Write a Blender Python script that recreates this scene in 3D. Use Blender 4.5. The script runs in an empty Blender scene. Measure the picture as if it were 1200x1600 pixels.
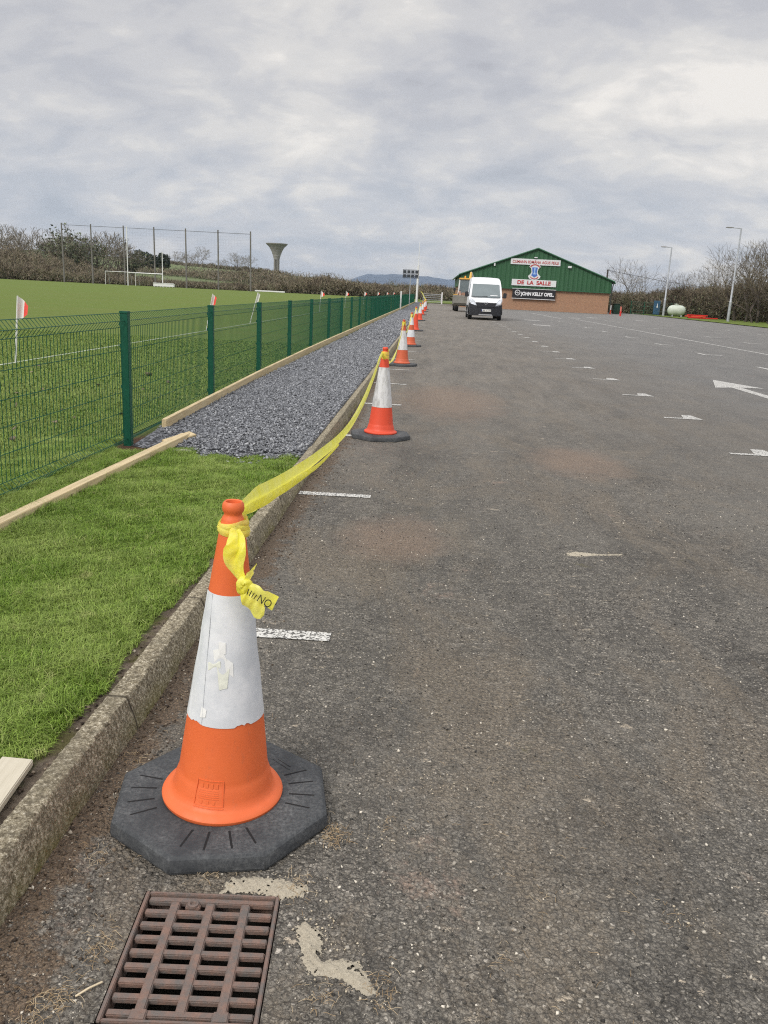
import bpy, math, random
import numpy as np
from mathutils import Vector, Matrix
R = math.radians
SC = bpy.context.scene
COL = SC.collection
rnd = random.Random(7)
rng = np.random.default_rng(7)

# ------------------------------------------------------------------ camera
CAM_H, FPX, ROLL, VPX, VPY = 1.4, 1320.0, R(2.8), 680.0, 457.5
_c, _s = math.cos(ROLL), math.sin(ROLL)
def _un(x, y):
    dx, dy = x-600, y-800
    return dx*_c+dy*_s, -dx*_s+dy*_c
_u, _v = _un(VPX, VPY)
PITCH = math.atan(-_v/FPX)
_cp, _sp = math.cos(PITCH), math.sin(PITCH)
AZ = math.atan2(_u, -_v*_sp+FPX*_cp)
def ray(x, y):
    a, b = _un(x, y)
    d = (a, -b*_sp+FPX*_cp, -b*_cp-FPX*_sp)
    c, s = math.cos(AZ), math.sin(AZ)
    return Vector((d[0]*c-d[1]*s, d[0]*s+d[1]*c, d[2]))
def gr(x, y, z=0.0):                       # photo pixel -> point on the level z
    d = ray(x, y); t = (z-CAM_H)/d.z
    return Vector((d.x*t, d.y*t, z))
def at(x, y, Y):                           # photo pixel -> point at the distance Y
    d = ray(x, y); t = Y/d.y
    return Vector((d.x*t, Y, CAM_H+d.z*t))
cam = bpy.data.cameras.new('camera'); co = bpy.data.objects.new('camera', cam); COL.objects.link(co)
fw = ray(600, 800).normalized(); rt = (ray(700, 800)-ray(500, 800)).normalized(); up = rt.cross(fw)
co.matrix_world = Matrix(((rt.x, up.x, -fw.x, 0), (rt.y, up.y, -fw.y, 0), (rt.z, up.z, -fw.z, CAM_H), (0, 0, 0, 1)))
cam.sensor_fit = 'VERTICAL'; cam.sensor_height = 24.0; cam.lens = FPX/1600*24.0
cam.clip_start = 0.05; cam.clip_end = 60000
SC.camera = co

# ------------------------------------------------------------------ node helper
class NT:
    def __init__(s, nt): s.t = nt; s.n = nt.nodes; s.l = nt.links
    def link(s, a, b): s.l.new(a, b)
    def setin(s, sock, v):
        if hasattr(v, 'is_output') or isinstance(v, bpy.types.NodeSocket): s.l.new(v, sock)
        else:
            if isinstance(v, (tuple, list)) and len(v) == 3 and sock.type == 'RGBA': v = (*v, 1)
            sock.default_value = v
    def coord(s, kind='Object'): return s.n.new('ShaderNodeTexCoord').outputs[kind]
    def mapping(s, v, scale=(1, 1, 1), loc=(0, 0, 0), rot=(0, 0, 0)):
        m = s.n.new('ShaderNodeMapping'); s.setin(m.inputs[0], v)
        m.inputs['Scale'].default_value = scale; m.inputs['Location'].default_value = loc; m.inputs['Rotation'].default_value = rot
        return m.outputs[0]
    def noise(s, v, scale, detail=4, rough=.55, dist=0.0, out=0):
        m = s.n.new('ShaderNodeTexNoise'); s.setin(m.inputs['Vector'], v)
        m.inputs['Scale'].default_value = scale; m.inputs['Detail'].default_value = detail
        m.inputs['Roughness'].default_value = rough; m.inputs['Distortion'].default_value = dist
        return m.outputs[out]
    def voro(s, v, scale, feature='F1', out='Distance', rand=1.0):
        m = s.n.new('ShaderNodeTexVoronoi'); m.feature = feature; s.setin(m.inputs['Vector'], v)
        m.inputs['Scale'].default_value = scale; m.inputs['Randomness'].default_value = rand
        return m.outputs[out]
    def ramp(s, f, stops, interp='LINEAR'):
        m = s.n.new('ShaderNodeValToRGB'); s.setin(m.inputs[0], f); cr = m.color_ramp; cr.interpolation = interp
        while len(cr.elements) < len(stops): cr.elements.new(0.5)
        for e, (p, c) in zip(cr.elements, stops):
            e.position = p; e.color = (c, c, c, 1) if not isinstance(c, tuple) else (*c, 1)
        return m.outputs[0]
    def mix(s, f, a, b, mode='MIX'):
        m = s.n.new('ShaderNodeMix'); m.data_type = 'RGBA'; m.blend_type = mode
        s.setin(m.inputs[0], f); s.setin(m.inputs[6], a); s.setin(m.inputs[7], b); return m.outputs[2]
    def math(s, op, a, b=0.0, clamp=False):
        m = s.n.new('ShaderNodeMath'); m.operation = op; m.use_clamp = clamp
        s.setin(m.inputs[0], a); s.setin(m.inputs[1], b); return m.outputs[0]
    def sep(s, v):
        m = s.n.new('ShaderNodeSeparateXYZ'); s.setin(m.inputs[0], v); return m.outputs
    def comb(s, x, y, z):
        m = s.n.new('ShaderNodeCombineXYZ'); s.setin(m.inputs[0], x); s.setin(m.inputs[1], y); s.setin(m.inputs[2], z); return m.outputs[0]
    def island(s): return s.n.new('ShaderNodeNewGeometry').outputs['Random Per Island']
    def bump(s, h, strength=.5, dist=.01):
        m = s.n.new('ShaderNodeBump'); s.setin(m.inputs['Height'], h)
        m.inputs['Strength'].default_value = strength; m.inputs['Distance'].default_value = dist; return m.outputs[0]

MATS = {}
def mat(name, fn=None, col=(.5, .5, .5), rough=.6, metal=0.0, spec=.5, var=.0, vs=6.0, bump=0.0, bs=40.0, trans=0.0):
    """fn(nt) -> dict(color=, rough=, normal=) ; otherwise a base colour broken up by noise"""
    if name in MATS: return MATS[name]
    m = bpy.data.materials.new(name); m.use_nodes = True; MATS[name] = m
    p = m.node_tree.nodes['Principled BSDF']; N = NT(m.node_tree)
    p.inputs['Roughness'].default_value = rough; p.inputs['Metallic'].default_value = metal
    p.inputs['Specular IOR Level'].default_value = spec
    if fn:
        d = fn(N)
        N.setin(p.inputs['Base Color'], d['color'])
        if 'rough' in d: N.setin(p.inputs['Roughness'], d['rough'])
        if 'normal' in d: N.setin(p.inputs['Normal'], d['normal'])
        if 'alpha' in d: N.setin(p.inputs['Alpha'], d['alpha'])
    else:
        oc = N.coord(); f = N.noise(oc, vs, 6, .6)
        lo = tuple(max(0, c*(1-var)) for c in col); hi = tuple(min(1, c*(1+var)) for c in col)
        N.link(N.ramp(f, [(.3, lo), (.7, hi)]), p.inputs['Base Color'])
        if bump: N.link(N.bump(N.noise(oc, bs, 4), bump, .005), p.inputs['Normal'])
    if trans: p.inputs['Transmission Weight'].default_value = trans
    return m

# ------------------------------------------------------------------ world: overcast over a Nishita sky
W = bpy.data.worlds.new('World'); SC.world = W; W.use_nodes = True
SUN_EL, SUN_AZ = R(42), R(215)
wn = NT(W.node_tree); bg = W.node_tree.nodes['Background']
sky = wn.n.new('ShaderNodeTexSky'); sky.sky_type = 'NISHITA'; sky.sun_disc = False
sky.sun_elevation = SUN_EL; sky.sun_rotation = SUN_AZ; sky.air_density = 1.0; sky.dust_density = 2.0
gen = wn.coord('Generated'); x, y, z = wn.sep(gen)[0:3]
zc = wn.math('MAXIMUM', z, 0.0)
den = wn.math('ADD', zc, 0.40)
px = wn.math('DIVIDE', x, den); py = wn.math('DIVIDE', y, den)
pl = wn.comb(px, py, 0.0)
big = wn.noise(wn.mapping(pl, (1.0, 1.0, 1), (3.1, 1.7, 0)), 2.0, 6, .5, .5)
mid = wn.noise(wn.mapping(pl, (1.0, 1.3, 1), (7.3, 4.2, 0), (0, 0, .25)), 5.4, 8, .56, .5)
fine = wn.noise(wn.mapping(pl, (1, 1.5, 1), (1.3, 9.1, 0), (0, 0, -.2)), 13, 5, .55, .3)
cf = wn.math('ADD', wn.math('MULTIPLY', big, .54), wn.math('ADD', wn.math('MULTIPLY', mid, .36), wn.math('MULTIPLY', fine, .10)))
cloud = wn.ramp(cf, [(.37, (4.15, 4.15, 4.45)), (.44, (4.85, 4.87, 5.15)), (.50, (5.6, 5.55, 5.65)), (.56, (6.5, 6.35, 6.2)), (.63, (8.1, 7.75, 7.3))], 'EASE')
# towards the horizon the cloud sheet thins into pale blue grey
hz = wn.ramp(zc, [(0.0, .70), (.09, .50), (.18, .12), (.30, 0.0)])
horiz = wn.ramp(cf, [(.40, (4.3, 4.95, 5.8)), (.50, (5.3, 5.6, 6.2)), (.58, (7.3, 7.15, 7.0))])
cloud = wn.mix(hz, cloud, horiz)
# an overcast sky is brighter overhead than low down
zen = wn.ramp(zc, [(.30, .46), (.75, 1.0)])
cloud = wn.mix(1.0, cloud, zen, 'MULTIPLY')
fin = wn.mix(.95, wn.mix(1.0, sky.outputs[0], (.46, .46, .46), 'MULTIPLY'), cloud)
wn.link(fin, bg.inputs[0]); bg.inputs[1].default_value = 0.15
SUN = bpy.data.lights.new('sun', 'SUN'); SUN.energy = 1.3; SUN.angle = R(22); SUN.color = (1, .96, .9)
so = bpy.data.objects.new('sun', SUN); COL.objects.link(so)
so.rotation_euler = (R(90)-SUN_EL, 0, -SUN_AZ+math.pi)   # Nishita rotation turns clockwise from +Y
SC.view_settings.view_transform = 'Standard'; SC.view_settings.look = 'None'
SC.view_settings.exposure = 0.72; SC.view_settings.gamma = 1.0
SC.cycles.use_denoising = False; SC.cycles.filter_width = 1.15
SC.cycles.max_bounces = 6; SC.cycles.transparent_max_bounces = 12

# ------------------------------------------------------------------ mesh helpers
class MB:
    def __init__(s): s.v = []; s.f = []
    def add(s, vs, fs):
        o = len(s.v); s.v += [tuple(p) for p in vs]; s.f += [tuple(i+o for i in f) for f in fs]; return s
    def box(s, c, d, M=None, taper=1.0):
        hx, hy, hz = d[0]/2, d[1]/2, d[2]/2
        P = [Vector((sx*hx*(taper if sz > 0 else 1), sy*hy*(taper if sz > 0 else 1), sz*hz)) for sz in (-1, 1) for sx, sy in ((-1, -1), (1, -1), (1, 1), (-1, 1))]
        if M is not None: P = [M @ p for p in P]
        P = [p+Vector(c) for p in P]
        return s.add(P, [(3, 2, 1, 0), (4, 5, 6, 7), (0, 1, 5, 4), (1, 2, 6, 5), (2, 3, 7, 6), (3, 0, 4, 7)])
    def tube(s, pts, r, n=8, cap=True):
        pts = [Vector(p) for p in pts]; rs = r if isinstance(r, (list, tuple)) else [r]*len(pts)
        o = len(s.v); prev = None
        for i, p in enumerate(pts):
            a = pts[max(0, i-1)]; b = pts[min(len(pts)-1, i+1)]; d = (b-a)
            d = d.normalized() if d.length > 1e-9 else Vector((0, 0, 1))
            if prev is None:
                ref = Vector((1, 0, 0)) if abs(d.x) < .9 else Vector((0, 1, 0)); u = d.cross(ref).normalized()
            else:
                u = (prev-d*prev.dot(d)).normalized()
            prev = u; w = d.cross(u)
            for k in range(n):
                t = 2*math.pi*k/n; s.v.append(tuple(p+(u*math.cos(t)+w*math.sin(t))*rs[i]))
        for i in range(len(pts)-1):
            for k in range(n):
                a = o+i*n+k; b = o+i*n+(k+1) % n; s.f.append((a, b, b+n, a+n))
        if cap:
            s.f.append(tuple(o+k for k in reversed(range(n)))); s.f.append(tuple(o+(len(pts)-1)*n+k for k in range(n)))
        return s
    def lathe(s, prof, n=32, c=(0, 0, 0), capb=False, capt=False):
        o = len(s.v)
        for r, z in prof:
            for k in range(n):
                t = 2*math.pi*k/n; s.v.append((c[0]+r*math.cos(t), c[1]+r*math.sin(t), c[2]+z))
        for i in range(len(prof)-1):
            for k in range(n):
                a = o+i*n+k; b = o+i*n+(k+1) % n; s.f.append((a, b, b+n, a+n))
        if capb: s.f.append(tuple(o+k for k in reversed(range(n))))
        if capt: s.f.append(tuple(o+(len(prof)-1)*n+k for k in range(n)))
        return s
    def prism(s, poly, h0, h1, axis='z'):
        n = len(poly)
        def P(a, b, h): return (a, b, h) if axis == 'z' else ((a, h, b) if axis == 'y' else (h, a, b))
        vs = [P(a, b, h0) for a, b in poly]+[P(a, b, h1) for a, b in poly]
        fs = [tuple(reversed(range(n))), tuple(range(n, 2*n))]+[(i, (i+1) % n, (i+1) % n+n, i+n) for i in range(n)]
        return s.add(vs, fs)
    def build(s, name, m, parent=None, smooth=False, bevel=0.0, bseg=2):
        me = bpy.data.meshes.new(name); me.from_pydata(s.v, [], s.f); me.validate(); me.update()
        if bevel or s.f:
            import bmesh
            b = bmesh.new(); b.from_mesh(me)
            bmesh.ops.recalc_face_normals(b, faces=b.faces)
            if bevel:
                ed = [e for e in b.edges if e.is_manifold and e.calc_face_angle(0) > R(25)]
                bmesh.ops.bevel(b, geom=ed, offset=bevel, segments=bseg, affect='EDGES', clamp_overlap=True)
            b.to_mesh(me); b.free()
        return link(name, me, m, parent, smooth)
def link(name, me, m, parent=None, smooth=False):
    if m is not None: me.materials.append(m)
    if smooth:
        me.polygons.foreach_set('use_smooth', [True]*len(me.polygons))
        try: me.set_sharp_from_angle(angle=R(40))
        except Exception: pass
    o = bpy.data.objects.new(name, me); COL.objects.link(o)
    if parent: o.parent = parent
    return o
def raw(name, V, F, m, parent=None, smooth=False):        # numpy arrays -> mesh object
    V = np.asarray(V, np.float32).reshape(-1, 3); F = np.asarray(F, np.int32); k = F.shape[1]; n = F.shape[0]
    me = bpy.data.meshes.new(name)
    me.vertices.add(len(V)); me.vertices.foreach_set('co', V.ravel())
    me.loops.add(n*k); me.loops.foreach_set('vertex_index', F.ravel())
    me.polygons.add(n); me.polygons.foreach_set('loop_start', np.arange(0, n*k, k, dtype=np.int32))
    me.polygons.foreach_set('loop_total', np.full(n, k, np.int32))
    me.update(calc_edges=True); me.validate()
    return link(name, me, m, parent, smooth)
def empty(name, loc=(0, 0, 0), rz=0.0):
    o = bpy.data.objects.new(name, None); COL.objects.link(o); o.location = loc; o.rotation_euler = (0, 0, rz)
    o.empty_display_size = .2; return o
def tag(o, label=None, cat=None, group=None, kind=None):
    if label: o['label'] = label
    if cat: o['category'] = cat
    if group: o['group'] = group
    if kind: o['kind'] = kind
    return o
def copy_tree(o, parent=None):
    c = o.copy(); COL.objects.link(c)
    if parent: c.parent = parent
    for ch in [q for q in bpy.data.objects if q.parent == o]: copy_tree(ch, c)
    return c
def text_mesh(name, body, size, m, parent, M, depth=.01, bold=0.0, sx=1.0, spacing=1.0):
    cu = bpy.data.curves.new(name, 'FONT'); cu.body = body; cu.size = size; cu.extrude = depth; cu.offset = bold
    cu.align_x = 'CENTER'; cu.align_y = 'CENTER'; cu.space_character = spacing
    t = bpy.data.objects.new('tmp_text', cu); COL.objects.link(t)
    bpy.context.view_layer.update()
    me = bpy.data.meshes.new_from_object(t.evaluated_get(bpy.context.evaluated_depsgraph_get()))
    bpy.data.objects.remove(t); me.name = name
    me.transform(M @ Matrix.Diagonal((sx, 1, 1, 1)))
    me.materials.clear()
    return link(name, me, m, parent)

# ------------------------------------------------------------------ surface materials
def f_asphalt(N):
    oc = N.coord(); X, Y, Z = N.sep(oc)[0:3]
    wob = N.noise(oc, 1.1, 4); w = N.mix(.02, oc, N.noise(oc, 60, 3, out=1))
    cell = N.voro(w, 92, out='Color'); dist = N.voro(w, 92); tone = N.sep(cell)[0]
    cellb = N.voro(w, 205, out='Color'); distb = N.voro(w, 205)
    stones = N.ramp(tone, [(0.0, (.030, .029, .028)), (.35, (.080, .076, .070)), (.65, (.185, .172, .152)), (.90, (.36, .33, .28)), (1.0, (.66, .61, .53))])
    small = N.ramp(N.sep(cellb)[1], [(0.0, (.016, .015, .014)), (.6, (.062, .058, .052)), (1.0, (.26, .24, .205))])
    gap = N.ramp(dist, [(.34, 0.0), (.50, 1.0)])
    c = N.mix(gap, stones, small)
    # grain that survives at a distance: several octaves from 10 cm down to 1 cm
    gr1 = N.noise(N.mapping(oc, loc=(5, 2, 0)), 26, 6, .82); gr2 = N.noise(N.mapping(oc, (1, .8, 1)), 7, 7, .8, .3)
    c = N.mix(1.0, c, N.ramp(gr1, [(.36, .28), (.49, .95), (.60, 1.0)]), 'MULTIPLY'); c = N.mix(N.ramp(gr1, [(.52, 0.0), (.66, .60)]), c, (.37, .34, .29))
    c = N.mix(N.ramp(gr2, [(.53, 0.0), (.66, .50)]), c, (.27, .245, .21)); c = N.mix(N.ramp(gr2, [(.32, .85), (.47, 0.0)]), c, (.032, .030, .029))
    m1 = N.noise(oc, .55, 5, .6, .6); m2 = N.noise(N.mapping(oc, (1, .45, 1)), 1.7, 6, .65, .4)
    c = N.mix(N.ramp(m1, [(.38, .0), (.66, .42)]), c, (.225, .210, .180))
    c = N.mix(N.ramp(m2, [(.34, .60), (.50, 0.0)]), c, N.mix(1.0, c, (.46, .465, .48), 'MULTIPLY'))
    # smoother and greyer away from the kerb
    far = N.ramp(N.math('ADD', N.math('MULTIPLY', X, .11), N.math('MULTIPLY', wob, .34)), [(.34, 0.0), (.80, 1.0)])
    fy = N.ramp(N.math('MULTIPLY', Y, .05), [(.12, 0.0), (.65, 1.0)])
    ff = N.math('MULTIPLY', far, N.math('ADD', N.math('MULTIPLY', fy, .68), .08))
    ft = N.mix(N.ramp(N.noise(N.mapping(oc, (1, .3, 1)), 1.2, 6, .7), [(.35, 0.0), (.65, 1.0)]), (.150, .152, .155), (.215, .212, .207))
    c = N.mix(ff, c, ft)
    # brown dirt strip beside the kerb
    inner = N.math('SUBTRACT', 1.0, far)
    dirt = N.ramp(N.noise(N.mapping(oc, (.8, .34, 1), (4, 2, 0)), 1.9, 8, .75, .8), [(.47, 0.0), (.60, 1.0)])
    c = N.mix(N.math('MULTIPLY', N.math('MULTIPLY', inner, dirt), .42), c, N.mix(N.ramp(N.noise(oc, 70, 5, .8), [(.4, 0.0), (.6, 1.0)]), (.060, .047, .034), (.40, .32, .225)))
    yy = N.ramp(N.math('MULTIPLY', Y, .05), [(.22, 0.0), (.70, 1.0)])
    c = N.mix(N.math('MULTIPLY', N.math('MULTIPLY', inner, yy), .55), c, N.mix(N.ramp(N.noise(N.mapping(oc, (1, .16, 1)), 3, 8, .75), [(.35, 0.0), (.65, 1.0)]), (.12, .11, .10), (.29, .26, .225)))
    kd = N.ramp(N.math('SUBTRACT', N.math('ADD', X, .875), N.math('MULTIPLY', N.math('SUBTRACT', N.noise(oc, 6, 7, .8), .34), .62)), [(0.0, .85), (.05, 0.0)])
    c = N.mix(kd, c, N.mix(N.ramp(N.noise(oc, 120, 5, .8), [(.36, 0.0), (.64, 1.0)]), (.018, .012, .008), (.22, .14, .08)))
    # pinkish scraped patches, pale sand spots, a few moss specks
    sp = N.ramp(N.noise(N.mapping(oc, (1, .8, 1), (9, 9, 0)), 1.6, 8, .75, .2), [(.62, 0.0), (.70, .8)])
    def blob(cx, cy, sx, sy):
        e = N.math('ADD', N.math('POWER', N.math('DIVIDE', N.math('SUBTRACT', X, cx), sx), 2.0), N.math('POWER', N.math('DIVIDE', N.math('SUBTRACT', Y, cy), sy), 2.0))
        return N.ramp(N.math('ADD', N.math('MULTIPLY', e, .5), N.math('SUBTRACT', N.noise(oc, 3.2, 8, .8), .5)), [(.05, 1.0), (.50, 0.0)])
    st_ = N.math('MAXIMUM', blob(-.15, 4.75, .38, .55), blob(.25, 11.5, .9, 2.2)); st_ = N.math('MAXIMUM', st_, blob(1.35, 7.5, .5, .9))
    c = N.mix(N.math('MULTIPLY', st_, .62), c, N.mix(N.ramp(N.noise(oc, 85, 6, .85), [(.40, 0.0), (.60, 1.0)]), (.12, .075, .052), (.42, .30, .22)))
    c = N.mix(N.math('MULTIPLY', sp, N.ramp(N.noise(oc, 30, 6, .8), [(.42, 0.0), (.54, 1.0)])), c, (.38, .275, .215))
    s3 = N.ramp(N.noise(N.mapping(oc, (.8, 1.4, 1), (2, 1, 4)), 9, 8, .8), [(.615, 0.0), (.635, .9)])
    c = N.mix(N.math('MULTIPLY', s3, N.math('ADD', N.math('MULTIPLY', inner, .8), .2)), c, N.mix(N.noise(oc, 50, 4), (.34, .27, .19), (.66, .58, .46)))
    ms = N.ramp(N.noise(N.mapping(oc, loc=(6, 3, 2)), 2.4, 8, .8), [(.64, 0.0), (.70, .55)])
    c = N.mix(N.math('MULTIPLY', ms, inner), c, (.12, .105, .03))
    c = N.mix(.10, c, (.34, .30, .24))
    h = N.math('SUBTRACT', N.math('MULTIPLY', tone, .5), N.math('MULTIPLY', dist, 1.4))
    return dict(color=c, rough=N.ramp(tone, [(0, .55), (1, .9)]), normal=N.bump(h, 1.0, .010))
M_ASPH = mat('asphalt', f_asphalt, spec=.35)
def f_pitch(N):
    oc = N.coord(); a = N.noise(oc, .12, 5, .6); b = N.noise(oc, 9, 5, .7); d = N.noise(oc, 140, 3, .6)
    e = N.noise(N.mapping(oc, (.25, 1, 1)), .7, 5, .65)
    c = N.ramp(b, [(.3, (.095, .148, .018)), (.7, (.145, .208, .034))])
    wv = N.math('SINE', N.math('MULTIPLY', N.sep(oc)[1], .9)); c = N.mix(N.math('MULTIPLY', N.math('ADD', wv, 1.0), .07), c, (.06, .10, .012)); c = N.mix(N.ramp(a, [(.35, 0.0), (.65, .75)]), c, (.12, .155, .028))
    c = N.mix(N.math('MULTIPLY', N.ramp(e, [(.42, 0.0), (.62, 1.0)]), .5), c, (.16, .165, .045))
    c = N.mix(.45, c, N.ramp(d, [(.3, (.04, .065, .012)), (.7, (.19, .25, .07))]))
    return dict(color=c, rough=.95, normal=N.bump(d, .5, .02))
M_PITCH = mat('pitch_turf', f_pitch, spec=.15)
def f_verge(N):
    oc = N.coord(); X, Y, Z = N.sep(oc)[0:3]; n = N.noise(oc, 6, 5, .7)
    g = N.mix(N.noise(oc, 80, 4), (.05, .075, .018), (.12, .155, .045))
    s = N.mix(N.voro(oc, 70, out='Color'), (.06, .046, .034), (.30, .245, .185)); s = N.mix(N.noise(oc, 130, 3), s, (.14, .11, .085))
    moss = N.ramp(N.noise(oc, 4, 4), [(.52, 0.0), (.6, .8)]); s = N.mix(moss, s, (.10, .095, .03))
    f = N.ramp(N.math('ADD', N.math('ADD', X, 1.07), N.math('MULTIPLY', N.math('SUBTRACT', n, .5), .25)), [(0.0, 0.0), (.04, 1.0)])
    hole = N.math('ADD', N.math('POWER', N.math('ADD', X, 2.22), 2.0), N.math('MULTIPLY', N.math('POWER', N.math('SUBTRACT', Y, 6.8), 2.0), .35))
    hf = N.ramp(N.math('ADD', hole, N.math('MULTIPLY', N.math('SUBTRACT', n, .5), .15)), [(.05, 1.0), (.13, 0.0)])
    c = N.mix(f, g, s); c = N.mix(hf, c, N.mix(N.noise(oc, 70, 4), (.05, .025, .016), (.13, .07, .045)))
    return dict(color=c, rough=.95, normal=N.bump(N.noise(oc, 90, 5, .7), .9, .02))
M_VERGE = mat('verge_soil', f_verge, spec=.2)
def f_blade(base, hi, dry):
    def fn(N):
        oc = N.coord(); i = N.island(); a = N.noise(oc, 2.2, 4)
        c = N.ramp(i, [(0.0, tuple(k*.65 for k in base)), (.5, base), (.9, hi), (1.0, dry)])
        c = N.mix(N.ramp(a, [(.40, 0.0), (.7, .6)]), c, N.mix(.5, hi, dry)); a2 = N.noise(oc, 9, 4, .7); c = N.mix(N.ramp(a2, [(.36, .45), (.48, 0.0)]), c, tuple(k*.65 for k in base)); c = N.mix(N.ramp(a2, [(.60, 0.0), (.70, .6)]), c, dry)
        return dict(color=c, rough=.55)
    return fn
def blade_mat(name, *a):
    m = mat(name, f_blade(*a), spec=.3); p = m.node_tree.nodes['Principled BSDF']
    p.inputs['Subsurface Weight'].default_value = 0.0
    return m
M_BLADE = blade_mat('lawn_blades', (.13, .225, .018), (.27, .42, .055), (.46, .46, .19))
M_BLADE2 = blade_mat('pitch_blades', (.115, .192, .018), (.205, .30, .04), (.28, .29, .09))
def f_gravel(N):
    oc = N.coord(); c = N.voro(oc, 34, out='Color'); d = N.voro(oc, 34)
    k = N.ramp(N.sep(c)[0], [(0, (.07, .074, .084)), (.6, (.19, .198, .22)), (1, (.36, .37, .40))])
    k = N.mix(N.ramp(d, [(.35, 0.0), (.7, 1.0)]), k, (.025, .026, .03))
    return dict(color=k, rough=.85, normal=N.bump(N.math('MULTIPLY', d, -1.0), 1.0, .03))
M_GRAV = mat('gravel_bed', f_gravel)
def f_stone(N):
    oc = N.coord(); i = N.island(); n = N.noise(oc, 60, 4)
    c = N.ramp(i, [(0, (.085, .090, .100)), (.5, (.195, .205, .225)), (.9, (.34, .352, .375)), (1, (.54, .55, .56))])
    return dict(color=N.mix(N.math('MULTIPLY', n, .5), c, (.22, .225, .24)), rough=.75)
M_STONE = mat('slate_chip', f_stone, spec=.4)
def f_concrete(N):
    oc = N.coord(); a = N.noise(oc, 7, 6, .7); b = N.noise(oc, 95, 6, .82); v = N.voro(oc, 170); b2 = N.noise(N.mapping(oc, loc=(3, 1, 2)), 38, 6, .8)
    c = N.ramp(b, [(.36, (.075, .058, .035)), (.46, (.27, .23, .155)), (.54, (.45, .395, .285)), (.62, (.85, .78, .62))])
    c = N.mix(N.ramp(b2, [(.40, .80), (.52, 0.0)]), c, (.115, .095, .065))
    c = N.mix(N.ramp(a, [(.46, 0.0), (.6, .45)]), c, N.mix(b, (.09, .075, .05), (.26, .235, .17)))
    X, Y, Z = N.sep(oc)[0:3]
    moss = N.math('MULTIPLY', N.ramp(N.math('ADD', Z, N.math('MULTIPLY', a, .05)), [(.02, .75), (.095, 0.0)]), N.ramp(N.noise(oc, 2.4, 6, .7), [(.42, 0.0), (.58, 1.0)]))
    c = N.mix(moss, c, N.mix(b, (.09, .08, .015), (.26, .235, .07)))
    yj = N.math('FRACT', N.math('DIVIDE', N.math('ADD', Y, .345), .915))
    j = N.math('GREATER_THAN', N.math('ADD', N.math('ABSOLUTE', N.math('SUBTRACT', yj, .5)), N.math('MULTIPLY', b2, .006)), .4975)
    c = N.mix(N.math('MULTIPLY', j, .8), c, (.05, .042, .03))
    return dict(color=c, rough=.92, normal=N.bump(N.math('ADD', N.math('SUBTRACT', N.math('ADD', b, b2), N.math('MULTIPLY', j, 1.5)), N.math('MULTIPLY', v, .5)), 1.0, .007))
M_KERB = mat('weathered_concrete', f_concrete, spec=.25)
def f_paint(N):
    oc = N.coord(); n = N.noise(oc, 55, 6, .75); v = N.voro(oc, 105)
    f = N.ramp(N.math('ADD', n, N.math('MULTIPLY', v, .25)), [(.60, 0.0), (.68, 1.0)])
    return dict(color=N.mix(f, N.mix(n, (.55, .54, .50), (.72, .71, .68)), (.09, .088, .082)), rough=.8, normal=N.bump(v, .5, .004))
M_PAINT = mat('road_paint', f_paint)
def f_wood(N):
    oc = N.coord(); g = N.noise(N.mapping(oc, (22, 1.2, 22)), 2.5, 6, .6, .8); s = N.noise(oc, 3.5, 4)
    c = N.ramp(g, [(.3, (.42, .32, .17)), (.6, (.62, .50, .30)), (.8, (.70, .60, .40))])
    return dict(color=N.mix(N.math('MULTIPLY', N.ramp(s, [(.5, 0), (.7, 1)]), .35), c, (.45, .42, .26)), rough=.75, normal=N.bump(g, .25, .004))
M_WOOD = mat('sawn_timber', f_wood)
M_SOIL = mat('red_brown_soil', col=(.10, .055, .035), rough=.95, var=.5, vs=30)
M_FIELD = mat('field', col=(.085, .11, .045), rough=.95, var=.3, vs=.02)

# ------------------------------------------------------------------ the ground, far to near
def sheet(name, x0, x1, y0, y1, z, m, parent=None, nx=1, ny=1):
    b = MB(); xs = np.linspace(x0, x1, nx+1); ys = np.linspace(y0, y1, ny+1)
    b.v = [(float(a), float(c), z) for c in ys for a in xs]
    b.f = [(j*(nx+1)+i, j*(nx+1)+i+1, (j+1)*(nx+1)+i+1, (j+1)*(nx+1)+i) for j in range(ny) for i in range(nx)]
    return b.build(name, m, parent)
tag(sheet('ground', -6000, 6000, -60, 11600, -.6, M_FIELD), kind='structure')
# car park with the hole for the gully
gx0, gx1, gy0, gy1 = -.600, -.252, 1.302, 1.690
GC, GRZ, GW, GL = Vector((-.426, 1.496, 0)), R(3.3), .318, .372
b = MB()
def q(x0, x1, y0, y1): b.add([(x0, y0, 0), (x1, y0, 0), (x1, y1, 0), (x0, y1, 0)], [(0, 1, 2, 3)])
q(-.95, 25.2, -8, gy0); q(-.95, gx0, gy0, gy1); q(gx1, 25.2, gy0, gy1); q(-.95, 25.2, gy1, 118)
hc = [GC+Matrix.Rotation(GRZ, 3, 'Z') @ Vector((sx*(GW/2+.001), sy*(GL/2+.001), 0)) for sx, sy in ((-1, -1), (1, -1), (1, 1), (-1, 1))]
oc_ = [Vector((gx0, gy0, 0)), Vector((gx1, gy0, 0)), Vector((gx1, gy1, 0)), Vector((gx0, gy1, 0))]
for i in range(4): b.add([oc_[i], oc_[(i+1) % 4], hc[(i+1) % 4], hc[i]], [(0, 1, 2, 3)])
CAR = tag(b.build('car_park', M_ASPH), kind='structure')
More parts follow.
